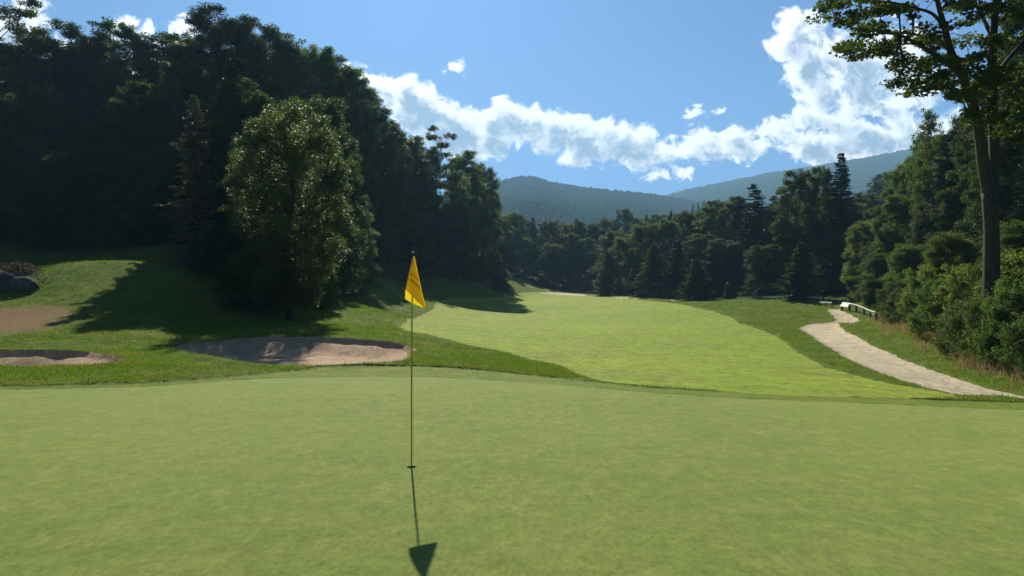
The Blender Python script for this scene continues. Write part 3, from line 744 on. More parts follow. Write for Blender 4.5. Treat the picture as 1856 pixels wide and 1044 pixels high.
# ------------------------------------------------------------------ big maple at the right edge
def big_maple():
    d = 28.0; x0 = (1796 - CX) / F * d; z0 = float(H0(x0, d)[0]) - .1
    root = empty('maple_tree', (x0, d, z0))
    tag(root, 'tall maple with forked dark trunk reaching over the bushes at the right edge', 'tree')
    def L(px, py, dd=0.0):
        D = d + dd; return np.array([(px - CX) / F * D - x0, dd, CH + D * (HY - py) / F - z0])
    rng = np.random.default_rng(7)
    mb = MB()
    base = L(1796, 560); base[2] = -.3
    limbs = [
     ([tuple(base), L(1797,500), L(1797,420), L(1793,350)], [.36,.29,.26,.27]),
     ([L(1793,352), L(1783,300,-.2), L(1775,240,-.4), L(1763,190,-.6), L(1745,140,-.8), L(1724,95,-1), L(1712,50,-1.2), L(1700,5,-1.4), L(1685,-60,-1.8)], [.24,.21,.19,.17,.15,.125,.10,.08,.05]),
     ([L(1797,355), L(1802,290,.3), L(1800,220,.5), L(1797,150,.6), L(1800,70,.6), L(1806,0,.6), L(1812,-80,.5), L(1815,-160,.4)], [.22,.19,.175,.16,.14,.12,.09,.05]),
     ([L(1745,140,-.8), L(1715,112,-1.6), L(1685,93,-2.2), L(1655,75,-2.8), L(1625,62,-3.2), L(1590,60,-3.6)], [.11,.09,.075,.06,.045,.03]),
     ([L(1724,92,-1), L(1690,72,.2), L(1655,62,1.0), L(1620,58,1.8), L(1575,55,2.2)], [.08,.06,.05,.04,.025]),
     ([L(1712,50,-1.2), L(1690,25,-1.0), L(1660,15,-.6), L(1620,5,-.2), L(1570,0,.2)], [.07,.055,.045,.035,.025]),
     ([L(1763,190,-.6), L(1735,165,.2), L(1705,160,.9), L(1670,160,1.5)], [.06,.05,.04,.02]),
     ([L(1797,150,.6), L(1825,110,1.4), L(1860,70,2.2), L(1900,30,2.6)], [.10,.08,.06,.04]),
     ([L(1802,250,.4), L(1825,200,-.6), L(1850,150,-1.6), L(1885,110,-2.4)], [.08,.07,.05,.03]),
     ([L(1800,70,.6), L(1775,20,1.6), L(1750,-30,2.4), L(1720,-80,3)], [.08,.065,.05,.03]),
     ([L(1806,0,.6), L(1840,-50,-.6), L(1880,-100,-1.6)], [.07,.055,.03]),
    ]
    N = []; par = []; rads = []
    for pts, rd in limbs:
        P = catmull(np.array([np.asarray(p, float) for p in pts]), 4, False); r = np.interp(np.linspace(0, 1, len(P)), np.linspace(0, 1, len(rd)), rd)
        mb.tube(P, list(r), 10)
        for p in P[4 if not len(N) else 0:]:
            N.append(p)
    outline = np.array([(1500,-10),(1478,22),(1474,46),(1512,46),(1508,76),(1532,104),(1574,112),(1600,146),(1624,168),(1645,178),(1700,170),(1729,180),(1745,215),(1790,250),(1850,260),(1960,200),(2060,100),(2080,-60),(1960,-180),(1800,-240),(1640,-190),(1540,-100)], float)
    T = []
    while len(T) < 700:
        px, py = rng.uniform(1470, 2085), rng.uniform(-245, 262)
        if sdf(np.array([px]), np.array([py]), outline, 400)[0] > -4: continue
        if vnoise(np.array([px / 34.]), np.array([py / 17. + px / 90.]), 4)[0] < -.12 and rng.random() < .9: continue
        cx = 1790; w_ = math.sqrt(max(.05, 1 - ((px - cx) / 330) ** 2))
        T.append(L(px, py, rng.uniform(-1, 1) * 4.2 * w_))
    T = np.array(T)
    # attach twigs to the limbs
    arr = np.zeros((len(N) + 700 * 14, 3)); arr[:len(N)] = np.array(N); cnt = len(N); par = [-1] * cnt; tips = []
    A = arr[:cnt]; order = np.argsort(np.linalg.norm(T[:, None] - A[None], axis=2).min(1))
    for i in order:
        A = arr[:cnt]; dv = A - T[i]; dist = np.linalg.norm(dv, axis=1) + .7 * np.maximum(0, dv[:, 2])
        j = int(np.argmin(dist)); Ld = np.linalg.norm(dv[j]); m = min(12, max(1, int(Ld / .45))); p = j; a = A[j].copy()
        for s_ in range(1, m + 1):
            f = s_ / m; pt = a + (T[i] - a) * f; pt[2] += .12 * Ld * math.sin(math.pi * f)
            if s_ < m: pt += rng.normal(size=3) * .05
            arr[cnt] = pt; par.append(p); p = cnt; cnt += 1
        tips.append(p)
    nn = len(N); wt = np.zeros(cnt)
    for t in tips: wt[t] += 1
    for i in range(cnt - 1, nn - 1, -1): wt[par[i]] += wt[i]
    for i in range(nn, cnt):
        mb.tube([arr[par[i]], arr[i]], [.009 * max(1, wt[i]) ** .5 + .003, .009 * max(1, wt[i]) ** .5], 5, False)
    mb.build('trunk', M_bark, root, True)
    V, Fq = leaves(T, 82, .40 * (.8 + .6 * rng.random(len(T))), .135, rng, .38, .55, .8)
    mesh_np('crown', V, Fq, M_leaf, root)
big_maple()

# ------------------------------------------------------------------ trees: (kind, px, distance, top py, width px, label or None)
GL = 'trees packed in the shaded wood on the left'
LL = 'dark leafy tree packed among others inside the shaded wood on the left'
left = [
 ('open', 2, 92, -30, 150, 'thin open-crowned tree poking above the wood at the far left edge'),
 ('broad', 62, 96, 66, 150, None), ('broad', 105, 100, 36, 130, 'flat-topped dark tree in front of the white cloud near the left edge'),
 ('oval', 150, 102, 78, 120, None), ('broad', 212, 100, 40, 120, 'dark tree with a knobbly top, first of the high crowns left of the gappy tree'),
 ('open', 262, 104, 36, 170, 'gappy tree with cloud shining through its trunk and limbs'), ('oval', 322, 100, 62, 110, None),
 ('broad', 392, 98, 6, 118, 'tallest tree of the left wood, its two-lobed top against the blue'),
 ('oval', 432, 102, 22, 100, 'high crown leaning against the right side of the tallest tree'), ('broad', 478, 104, 44, 130, None),
 ('slim', 528, 104, 62, 90, 'narrow green crown between the tallest tree and the spiky tree'), ('oval', 575, 108, 72, 95, 'tree with long spiky shoots standing up from its crown'),
 ('broad', 612, 112, 98, 100, None), ('oval', 640, 116, 112, 84, 'pointed crown where the wood\'s skyline starts to fall, beside the cloud'),
 ('broad', 672, 122, 170, 90, None), ('broad', 704, 128, 214, 90, 'rounded crown halfway down the sloping edge of the left wood'), ('oval', 742, 136, 240, 84, None),
 ('open', 792, 142, 222, 80, 'ragged broken-topped tree standing out above the sloping wood edge'), ('broad', 768, 146, 256, 90, None),
 ('oval', 838, 150, 268, 84, 'leafy tree right of the ragged broken-topped tree'), ('skirt', 872, 160, 296, 74, 'last leafy tree of the left wood, leaning out over the fairway'), ('broad', 850, 172, 305, 90, None), ('skirt', 893, 176, 352, 34, None),
]
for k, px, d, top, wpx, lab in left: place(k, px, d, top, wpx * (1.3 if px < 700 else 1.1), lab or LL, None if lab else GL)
fill = random.Random(3)
for i in range(44):                                                  # the dark front of the wood
    px = -60 + i * 21 + fill.uniform(-8, 8)
    d = (80 if px < 430 else 80 + (px - 430) * .17) + fill.uniform(-3, 5)
    sky = np.interp(px, [0, 400, 640, 700, 800, 905], [80, 60, 150, 250, 300, 390])
    top = sky + fill.uniform(70, 190) * (1 if px < 700 else .5)
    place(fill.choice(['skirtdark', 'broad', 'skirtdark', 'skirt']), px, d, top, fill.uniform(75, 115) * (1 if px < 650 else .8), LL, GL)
for i in range(19):
    px = -70 + i * 28 + fill.uniform(-8, 8)
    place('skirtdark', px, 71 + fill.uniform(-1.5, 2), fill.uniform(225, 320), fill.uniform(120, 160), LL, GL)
for i in range(16):
    px = 600 + i * 20; d = 112 + (px - 600) * .2 + fill.uniform(-3, 3)
    place('edge' if i % 3 else 'skirtdark', px, d, fill.uniform(395, 450) + (px - 600) * .12, fill.uniform(50, 70), 'small dark tree at the foot of the left wood, beside the fairway', 'small trees along the foot of the left wood')
place('pale_hemlock', 352, 58, 165, 120, 'hemlock with pale drooping branch tips left of the round-topped tree')
place('hemlock', 428, 63, 95, 185, 'tall shaggy hemlock rising directly behind the round-topped tree')
place('hemlock', 395, 60, 230, 150, 'dark hemlock squeezed between the pale-tipped hemlock and the round-topped tree')
place('skirtdark', 470, 58, 330, 150, 'low dark tree behind the left side of the round-topped tree')
place('skirtdark', 590, 66, 300, 120, 'low dark tree behind the right side of the round-topped tree')
place('edge', 640, 82, 380, 110, 'small dark leafy tree in the shade right of the round-topped tree')
place('edge', 560, 52, 470, 90, 'dark bushy undergrowth tree at the foot of the round-topped tree')
for k, px, d, top, wpx in [('broad',572,68,165,170),('skirtdark',508,63,172,180),('broad',445,61,140,140),('skirtdark',600,70,230,130),('skirtdark',528,58,250,150),('skirtdark',470,50,300,120),('skirtdark',418,51,395,110),('edge',440,47,455,90),('skirtdark',545,52,320,120),('edge',395,54,440,90),('edge',580,49,450,80),('shrub',455,44.5,540,120),('skirtdark',484,52.5,214,120),('skirtdark',530,54,212,130)]:
    place(k, px, d, top, wpx, 'dark leafy tree huddled close behind the round-topped tree', 'dark trees close behind the round-topped tree')
for i in range(30):
    px = -40 + i * 27; sky = np.interp(px, [0, 60, 220, 300, 390, 470, 575, 640, 672, 704, 742, 800, 840], [70, 80, 60, 75, 50, 60, 90, 125, 185, 228, 258, 275, 290])
    if 215 < px < 300: sky += 60
    place(['broad', 'oval', 'broad', 'skirtdark'][i % 4], px, (112 if px < 500 else 112 + (px - 500) * .17) + fill.uniform(-3, 3), sky + fill.uniform(8, 40), fill.uniform(105, 140) * (1 if px < 600 else .8), LL, GL)
# far end of the fairway
GF = 'trees closing the far end of the fairway'; LF = 'tree in the distant dark row closing the far end of the fairway'
far = [('skirt',905,205,388,60,'bushy tree at the left end of the row behind the fairway\'s far end'),('skirt',932,212,384,52,None),('spruce',966,205,392,40,'small dark spruce in the row behind the fairway\'s far end'),('skirtdark',992,210,398,56,None),('broad',1020,216,402,60,None),
 ('skirt',1048,220,396,56,None),('skirtdark',1076,214,402,60,None),('broad',1098,226,392,56,None),('broad',1131,262,376,52,'dark round-headed tree standing clear above the far row, below the hills'),('oval',1160,250,392,48,None),
 ('skirt',950,200,430,50,None),('edge',1003,196,440,60,None),('skirtdark',1060,200,428,60,None),('edge',915,194,440,50,None),('skirtdark',1030,202,420,60,None),('broad',1010,262,398,70,None),('broad',940,262,392,70,None),('oval',1185,262,386,54,None),('broad',1215,275,384,60,None)]
for k, px, d, top, wpx, lab in far: place(k, px, d, top, wpx, lab or LF, None if lab else GF)
# right side
GR = 'trees massed along the right side of the fairway'; LR = 'mid-green leafy tree massed with others along the right side of the fairway'
right = [
 ('pointy',1102,158,452,66,'low spreading hemlock nearest the far end of the fairway on the right'),('skirt',1134,156,425,66,None),('skirt',1165,150,402,70,None),('skirt',1205,146,396,80,None),('broad',1245,150,378,80,None),
 ('hemlock',1228,128,430,78,None),('pointy',1185,136,440,84,None),('spruce',1115,190,398,30,None),('spruce',1172,178,386,34,None),('spruce',1216,160,378,36,None),('hemlock',1150,186,392,44,None),('pointy',1262,116,468,72,'low pyramid-shaped hemlock standing in front of the right-hand trees, near mid-fairway'),('oval',1292,140,360,84,'bright leafy tree below the row of distant pines'),('oval',1330,134,352,70,None),
 ('hemlock',1368,122,328,110,'broad dark hemlock with a fine tip left of the tall leafy pair'),('hemlock',1340,128,352,84,'smaller dark hemlock on the left shoulder of the broad one'),('hemlock',1405,116,350,96,None),
 ('oval',1443,112,304,90,'tall leafy tree with a double top left of the tallest spruce'),('oval',1482,114,298,74,None),('pointy',1452,96,436,92,'low green hemlock growing out of the shade below the tallest spruce'),
 ('spruce',1524,108,272,104,'tallest spruce, its pointed tip standing against the far ridge'),('spruce',1502,118,306,90,None),('skirtdark',1480,112,400,110,None),('skirtdark',1545,104,420,100,None),('skirtdark',1420,118,420,90,None),
 ('broad',1566,150,345,70,None),('broad',1592,250,326,60,'hazy tree on the slope between the spruce and the roadside trees'),('broad',1625,280,318,60,None),('oval',1560,300,350,50,None),('broad',1640,230,330,70,None),('broad',1605,330,312,60,None),('oval',1580,215,352,56,None),
 ('edgeyel',1572,90,400,100,'yellow-green tree with a rounded sunlit top at the bend of the path'),('edge',1612,80,425,100,None),('skirt',1622,78,350,96,None),('skirt',1650,84,282,104,'leafy tree left of the slim poplar-like tree'),
 ('slim',1684,76,188,64,'slim poplar-like tree with a thin top left of the big maple'),('slim',1664,80,236,56,'shorter slim tree beside the poplar-like one'),('skirt',1704,72,240,100,None),('skirt',1742,68,205,104,'leafy tree right behind the forked maple trunk'),('skirtdark',1790,60,190,140,None),('skirtdark',1850,56,60,170,'dense dark tree filling the right edge behind the maple'),
 ('skirtdark',1830,50,240,160,None),('skirtdark',1740,62,330,120,None),('broad',1900,48,-40,220,None),('skirtdark',1690,66,360,100,None),('hemlock',1718,64,235,110,'dark hemlock in the shade just left of the maple trunk'),
 ('spruce',1880,44,150,150,'dark spruce at the right edge beyond the maple'),('skirtdark',1270,132,420,80,None),('skirtdark',1310,126,430,90,None),('skirtdark',1350,122,430,90,None),('skirtdark',1390,112,440,90,None),('skirtdark',1510,100,460,90,None),
]
for k, px, d, top, wpx, lab in right: place(k, px, d, top, wpx, lab or LR, None if lab else GR)
for i in range(24):
    px = 1112 + i * 20; d = np.interp(px, [1100, 1200, 1300, 1400, 1560], [176, 156, 145, 132, 120]) + fill.uniform(-4, 4)
    sky = np.interp(px, [1100, 1150, 1250, 1330, 1400, 1440, 1540, 1600], [405, 395, 378, 358, 352, 312, 312, 350])
    place(['skirtdark', 'skirt', 'hemlock', 'skirtdark', 'broad'][i % 5], px, d, sky + fill.uniform(8, 75), fill.uniform(62, 95), LR, GR)
for i, (px, top) in enumerate([(1256,369),(1266,365),(1276,362),(1288,364),(1299,361),(1310,365),(1322,362),(1338,366),(1352,364)]):
    place('pine', px, 300 + (i % 3) * 8, top, 15, '%s small dark pine from the left in the skyline row below the right-hand ridge' % ['first','second','third','fourth','fifth','sixth','seventh','eighth','ninth'][i], 'row of small pines on the skyline')
for px, d, top, wpx, lab in [(1322,112,506,40,'knee-high dark conifer left of the second young conifer by the far fence'),(1148,140,478,34,'young conifer at the edge of the far fairway, furthest of the young conifers'),(1238,122,508,36,'young conifer in the middle of the fairway\'s right edge'),(1383,104,514,60,'young conifer with pale drooping twigs just left of the long fence'),(1120,146,500,30,'tiny conifer at the far right corner of the fairway')]:
    place('sapling', px, d, top, wpx, lab)
# roadside shrubs
GS = 'shrubs crowding the bank right of the path'; LS = 'leafy shrub crowding the bank right of the path'
shr = [('shrubyel',1565,86,530,50,'low shrub behind the near end of the white fence'),('shrub',1592,76,508,70,None),('edge',1600,76,455,90,None),('shrub',1632,58,510,80,None),('shrub',1650,50,520,80,None),('edge',1645,60,440,90,None),
 ('edgeyel',1722,42,418,120,'tall yellow-green shrub left of the maple trunk'),('shrubyel',1690,42,480,110,None),('shrub',1722,38,505,120,None),('shrub',1680,44,540,90,None),('shrubyel',1760,36,480,130,'yellow-green shrub at the foot of the maple trunk'),('edge',1850,36,395,150,'bushy young tree right of the maple trunk with bright side shoots'),
 ('shrub',1770,31,545,130,None),('shrub',1822,28,520,150,'glossy dark-leaved shrub nearest the camera on the right bank'),('shrub',1870,26,500,150,None),('shrubyel',1845,32,455,150,None),('shrub',1905,24,560,150,None),('shrub',1735,34,580,80,None),('shrub',1665,46,580,60,None),('shrub',1800,34,470,110,None)]
for k, px, d, top, wpx, lab in shr: place(k, px, d, top, wpx, lab or LS, None if lab else GS)
place('shrub', 905, 158, 497, 34, 'small bush on the grassy bank at the far left of the fairway')

# ------------------------------------------------------------------ wooded hills
def hill(name, ridge, D0, D1, z0, seed, col, ncrown, csize, p=1.25, back=500, gully=.09):
    R_ = np.array(ridge, float)
    def surf(px, s):
        top = np.interp(px, R_[:, 0], R_[:, 1]); D = D0 + (D1 - D0) * s
        e = (HY - top) / F * D1 + CH
        z = z0 + (e - z0) * np.clip(s, 0, 1) ** p
        z = z + gully * (e - z0) * fbm(px / 110. + s * .7, s * 2.2, seed, 4) * np.sin(np.clip(s, 0, 1) * math.pi) ** .7
        z = np.where(s > 1, z - (s - 1) * (D1 - D0) * .35, z)
        return (px - CX) / F * D, D, z
    pxs = np.linspace(R_[0, 0], R_[-1, 0], 260); ss = np.linspace(-.05, 1.35, 90)
    PX, SS = np.meshgrid(pxs, ss); X, Y, Z = surf(PX, SS)
    V = np.stack([X.ravel(), Y.ravel(), Z.ravel()], 1); n, m = len(ss), len(pxs)
    i, j = np.meshgrid(np.arange(n - 1), np.arange(m - 1), indexing='ij')
    Fq = np.stack([i * m + j, i * m + j + 1, (i + 1) * m + j + 1, (i + 1) * m + j], -1).reshape(-1, 4)
    tag(mesh_np(name, V, Fq, col[0], None, True), kind='structure')
    rng = np.random.default_rng(seed)
    px = rng.uniform(R_[0, 0], R_[-1, 0], ncrown); s = rng.random(ncrown) ** .8 * 1.03
    x, y, z = surf(px, s)
    # low-poly leafy mounds with ragged vertices
    k = 9; th = np.arange(k) * 2 * math.pi / k
    rings = [(0, .95), (.45, 1.0), (.8, .72), (1.05, .34)]
    T = []
    for h_, r_ in rings: T += [(r_ * math.cos(t + h_), r_ * math.sin(t + h_), h_) for t in th]
    T.append((0, 0, 1.2)); T = np.array(T); nr = len(rings)
    F_ = [[a * k + b, a * k + (b + 1) % k, (a + 1) * k + (b + 1) % k, (a + 1) * k + b] for a in range(nr - 1) for b in range(k)]
    F3 = [[(nr - 1) * k + b, (nr - 1) * k + (b + 1) % k, nr * k, nr * k] for b in range(k)]
    Ff = np.array(F_); F3 = np.array(F3)[:, :3]
    r = csize * (.55 + .6 * rng.random(ncrown)); hgt = r * (.62 + .3 * rng.random(ncrown))
    con = rng.random(ncrown) < .05
    r[con] *= .6; hgt[con] *= 1.25
    rx = np.where(con, 1.0, 0)[:, None]
    ZT = T[:, 2] / 1.2
    prof = (1 - rx) + rx * (1 - ZT[None] ** 1.2 * .85)
    jit = 1 + rng.normal(size=(ncrown, len(T))) * .13
    VX = x[:, None] + r[:, None] * T[None, :, 0] * jit * prof; VY = y[:, None] + r[:, None] * T[None, :, 1] * jit * prof
    VZ = z[:, None] + hgt[:, None] * T[None, :, 2] * (1 + rng.normal(size=jit.shape) * .08)
    VV = np.stack([VX, VY, VZ], -1).reshape(-1, 3)
    off = (np.arange(ncrown) * len(T))[:, None, None]
    Q = (off + Ff[None]).reshape(-1, 4); T3 = (off + F3[None]).reshape(-1, 3)
    Q = np.concatenate([Q, np.concatenate([T3, T3[:, 2:3]], 1)]) if False else Q
    me = mesh_np('hillside_forest', VV, Q, col[1], None, True)
    tag(me, kind='stuff')
def canopy_mat(name, c1, c2, c3):
    m, t, b, out = new_mat(name); g = t.node('ShaderNodeNewGeometry')
    n = t.noise(g.outputs['Position'], .006, 5, .6); n2 = t.noise(g.outputs['Position'], .35, 3, .7)
    col = t.mix(g.outputs['Random Per Island'], c1, c2); col = t.mix(t.ramp(n, .42, .66), col, c3)
    hsv = t.node('ShaderNodeHueSaturation'); t.put(hsv.inputs['Color'], col); b.inputs['Specular IOR Level'].default_value = 0; t.put(hsv.inputs['Value'], t.math('ADD', .45, t.math('MULTIPLY', n2, 1.1)))
    t.put(b.inputs['Base Color'], hsv.outputs[0]); b.inputs['Roughness'].default_value = .8
    return m
M_can = canopy_mat('hill_canopy', (.030,.068,.020), (.036,.078,.023), (.048,.085,.027)); M_hs = canopy_mat('hill_soil', (.034,.065,.024), (.045,.08,.026), (.06,.09,.03))
hill('hills', [(500,430),(700,380),(800,360),(870,345),(895,337),(905,332),(920,327),(945,322),(968,323),(1000,332),(1050,341),(1100,346),(1150,351),(1200,357),(1260,368),(1350,385),(1450,400),(1600,420)], 420, 1700, 14, 61, (M_hs, M_can), 30000, 5.4)
hill('hills', [(1050,375),(1130,366),(1205,357),(1250,345),(1300,335),(1350,325),(1400,315),(1450,308),(1500,300),(1560,290),(1625,277),(1700,262),(1800,248),(1950,235)], 900, 2600, 60, 62, (M_hs, M_can), 24000, 7.8)

# ------------------------------------------------------------------ flagstick and cup
zh = float(H(HOLE[0], HOLE[1])[0])
fs = tag(empty('golf_flagstick', (HOLE[0], HOLE[1], zh)), 'yellow golf flagstick with a drooping yellow flag standing in the hole', 'flagstick')
def simple_mat(name, col, rough=.5, spec=.5, metal=0.0):
    m, t, b, out = new_mat(name)
    g = t.node('ShaderNodeNewGeometry'); n = t.noise(g.outputs['Position'], 35, 4, .6)
    hsv = t.node('ShaderNodeHueSaturation'); t.put(hsv.inputs['Color'], tuple(col) + (1,)); t.put(hsv.inputs['Value'], t.math('ADD', .85, t.math('MULTIPLY', n, .3)))
    t.put(b.inputs['Base Color'], hsv.outputs[0]); b.inputs['Roughness'].default_value = rough; b.inputs['Specular IOR Level'].default_value = spec; b.inputs['Metallic'].default_value = metal
    return m
M_pole = simple_mat('pole_yellow', (.42,.33,.05), .35); M_blk = simple_mat('black_plastic', (.012,.012,.014), .3); M_wht = simple_mat('white_paint', (.8,.8,.78), .4)
M_cup = simple_mat('cup_liner', (.09,.09,.085), .6)
m = MB(); m.tube([(0, 0, -.14), (0, 0, .9), (.004, 0, 1.6), (.014, 0, 2.09)], [.0085, .0085, .0075, .0068], 12); m.build('pole', M_pole, fs, True)
m = MB(); m.tube([(.014, 0, 2.09), (.0145, 0, 2.135)], [.0075, .0075], 12); m.build('black_cap', M_blk, fs, True)
m = MB(); m.tube([(.0145, 0, 2.135), (.0145, 0, 2.146), (.0145, 0, 2.15)], [.009, .009, .003], 12); m.build('white_tip', M_wht, fs, True)
px2l = .0055
def fl(px, py, y): return np.array([(px - 746) * px2l, y, (847 - py) * px2l])
nu, nv = 40, 26; V = []
def flag_pt(u, v):
    """u round the fold: 0..0.5 the layer next to the pole, 0.5..1 the layer nearer the camera; v down the cloth"""
    if u < .5:
        a = u / .5; bot = fl(771.5, 558.5, -.022) * (1 - a) + fl(733, 541, -.045) * a; bot[1] -= .012 * math.sin(a * math.pi * 2); bot[2] -= .012 * math.sin(math.pi * a)
        top = fl(750.5, 465, -.009)
    else:
        a = (u - .5) / .5; bot = fl(733, 541, -.045) * (1 - a) + fl(772.5, 560, -.04) * a; lower = fl(736, 524.5, 0) * (1 - a) + fl(772.5, 559, 0) * a
        bot = np.array([bot[0] * (1 - .0 * a), -.055 - .02 * math.sin(a * 3.1) + .012 * math.sin(a * 9.5), lower[2] + .006 * math.sin(a * 6)])
        bot[0] = lower[0] if a > .02 else lower[0]
        top = fl(749 + 2.5 * a, 465, -.012)
    if u >= .5 and a < .12:                                 # the fold meets the rear layer along the left edge
        pass
    p = top * (1 - v) + bot * v; p[1] += -.010 * math.sin(v * 3.1) * (1 if u >= .5 else .3)
    p[1] += .007 * v * math.sin(v * 6 + u * 15)
    return p
for j in range(nv + 1):
    for i in range(nu + 1): V.append(flag_pt(i / nu, j / nv))
Fq = np.array([[j * (nu + 1) + i, j * (nu + 1) + i + 1, (j + 1) * (nu + 1) + i + 1, (j + 1) * (nu + 1) + i] for j in range(nv) for i in range(nu)])
mt, t, b, out = new_mat('flag_cloth'); t.put(b.inputs['Base Color'], (.72, .52, .03, 1)); b.inputs['Roughness'].default_value = .75
g = t.node('ShaderNodeNewGeometry'); bump(t, b, t.noise(g.outputs['Position'], 260, 2), .25, .001)
tr = t.node('ShaderNodeBsdfTranslucent'); tr.inputs[0].default_value = (.95, .66, .02, 1); ms = t.node('ShaderNodeMixShader'); ms.inputs[0].default_value = .42
t.l.new(b.outputs[0], ms.inputs[1]); t.l.new(tr.outputs[0], ms.inputs[2]); t.l.new(ms.outputs[0], out.inputs[0])
flag = mesh_np('flag', V, Fq, mt, fs, True)
M_ink = simple_mat('brown_ink', (.055,.03,.012), .7)
# seams and printed marks on the near layer
m = MB()
m.tube([flag_pt(.5 + .5 * a, 1) + np.array([0, -.001, 0]) for a in np.linspace(0.02, 1, 16)], .0022, 6); m.build('lower_hem', simple_mat('hem_brown', (.16,.10,.02), .8), flag, True)
def on_front(px, py):
    x, z = (px - 746) * px2l, (847 - py) * px2l
    v = (465 - py) / (465 - 530.); 
    best = None
    for _ in range(1):
        us = np.linspace(.5, 1, 41); vs_ = np.linspace(.1, 1, 61)
        for u in us:
            for v in vs_:
                p = FG[(round(u, 5), round(v, 5))]; e = (p[0] - x) ** 2 + (p[2] - z) ** 2
                if best is None or e < best[0]: best = (e, p[1])
    return np.array([x, best[1] - .0035, z])
FG = {(round(u, 5), round(v, 5)): flag_pt(u, v) for u in np.linspace(.5, 1, 41) for v in np.linspace(.1, 1, 61)}
def q2(a, b, c, t): return ((1 - t) ** 2 * a[0] + 2 * t * (1 - t) * b[0] + t * t * c[0], (1 - t) ** 2 * a[1] + 2 * t * (1 - t) * b[1] + t * t * c[1])
m = MB(); m.tube([on_front(746.3, 496.5), on_front(747.3, 500)], [.0045, .0035], 6)
m.tube([on_front(*p) for p in catmull([(747.3, 499.5), (749.5, 501.2), (753, 501.8), (756, 504.5), (758.5, 507.5), (762, 509.3)], 3, False)], .0018, 5); m.build('emblem_line', M_ink, flag, True)
cu = bpy.data.curves.new('lettering', 'FONT'); cu.body = "n Mountain Re"; cu.size = 1; cu.shear = .35; cu.offset = .012
to = bpy.data.objects.new('lettering', cu); COL.objects.link(to); bpy.context.view_layer.update()
tm = bpy.data.meshes.new_from_object(to.evaluated_get(bpy.context.evaluated_depsgraph_get())); bpy.data.objects.remove(to)
co = np.array([v.co[:] for v in tm.vertices]); wtx = co[:, 0].max()
A0, B0, C0 = (741, 507.5), (753, 512.5), (768.5, 533)
for v in tm.vertices:
    tt = v.co.x / wtx; p = q2(A0, B0, C0, tt); p1 = q2(A0, B0, C0, tt + .01); dx, dy = p1[0] - p[0], p1[1] - p[1]; n = math.hypot(dx, dy)
    hgt = v.co.y * 5.6; p = (p[0] + dy / n * hgt, p[1] - dx / n * hgt)
    v.co = on_front(*p)
lo = bpy.data.objects.new('lettering', tm); COL.objects.link(lo); lo.parent = flag; tm.materials.append(M_ink)
cup = tag(empty('golf_cup', (HOLE[0], HOLE[1], zh)), 'round hole cut in the putting green around the foot of the flagstick', 'golf hole')
m = MB(); th = np.arange(32) * 2 * math.pi / 32; rg = []
for r_, z_ in ((.0545, .0), (.0545, -.02), (.0535, -.022), (.0535, -.15), (.001, -.15)): rg += [(r_ * math.cos(a), r_ * math.sin(a), z_) for a in th]
m.add(rg, [[a * 32 + b_, a * 32 + (b_ + 1) % 32, (a + 1) * 32 + (b_ + 1) % 32, (a + 1) * 32 + b_] for a in range(4) for b_ in range(32)])
m.build('cup_liner', M_cup, cup, True)

# ------------------------------------------------------------------ boulders and the dry shrub on them
def boulder(px, py, d, size, seed, label, rz=0):
    x = (px - CX) / F * d; z = float(H0(x, d)[0])
    import bmesh
    bm = bmesh.new(); bmesh.ops.create_icosphere(bm, subdivisions=5, radius=1); rng = np.random.default_rng(seed)
    P = np.array([v.co[:] for v in bm.verts]); 
    n1 = fbm(P[:, 0] * 1.6 + seed, P[:, 1] * 1.6 + P[:, 2] * 1.3, seed, 5, .55)
    for ax in range(7):
        nrm = rng.normal(size=3); nrm /= np.linalg.norm(nrm); dd = P @ nrm; cut = .62 + .2 * rng.random(); P = P - np.maximum(0, dd - cut)[:, None] * nrm * .85
    P = P * (1 + .13 * n1)[:, None] * np.array(size)
    for v, p in zip(bm.verts, P): v.co = p
    me = bpy.data.meshes.new('boulder'); bm.to_mesh(me); bm.free(); me.materials.append(M_rock)
    me.polygons.foreach_set('use_smooth', np.full(len(me.polygons), True))
    o = bpy.data.objects.new('boulder', me); COL.objects.link(o); o.location = (x, d, z + size[2] * .35); o.rotation_euler = (0, 0, rz); tag(o, label, 'rock')
M_rock = dirt_mat('rock', (.10,.095,.11), (.16,.15,.16), (.22,.19,.18), .9, 14, .9, .08)
boulder(8, 500, 43, (1.15, .8, .85), 3, 'large dark boulder on the mound at the left edge'); boulder(42, 502, 42.5, (.78, .6, .55), 8, 'smaller flat-topped boulder leaning on the right of the large one')
def dry_shrub():
    rng = np.random.default_rng(9); x = (40 - CX) / F * 43.8; root = empty('dry_shrub', (x, 43.8, float(H0(x, 43.8)[0]))); tag(root, 'low brown dry shrub spilling over the top of the boulders', 'shrub')
    T = rng.normal(size=(150, 3)) * np.array([.55, .35, .16]) + np.array([0, 0, .95]); T[:, 2] -= np.maximum(0, T[:, 0]) * .4
    nodes, par, tips = grow([(0, 0, -.1), (0, 0, .3), (0, 0, .6)], T, rng, .3); branch_mesh(nodes, par, tips, 3, [.04, .03, .02], .004, .4, .003).build('stems', M_bark, root)
    V, Fq = leaves(T, 30, .16, .06, rng, .7); mesh_np('foliage', V, Fq, M_shrubdry, root)
M_shrubdry = leaf_mat('dry_leaves', (.09,.05,.035), (.13,.075,.05), (.07,.07,.035), .3, (1.3, 1.1, 1.0), .6, .2)
dry_shrub()

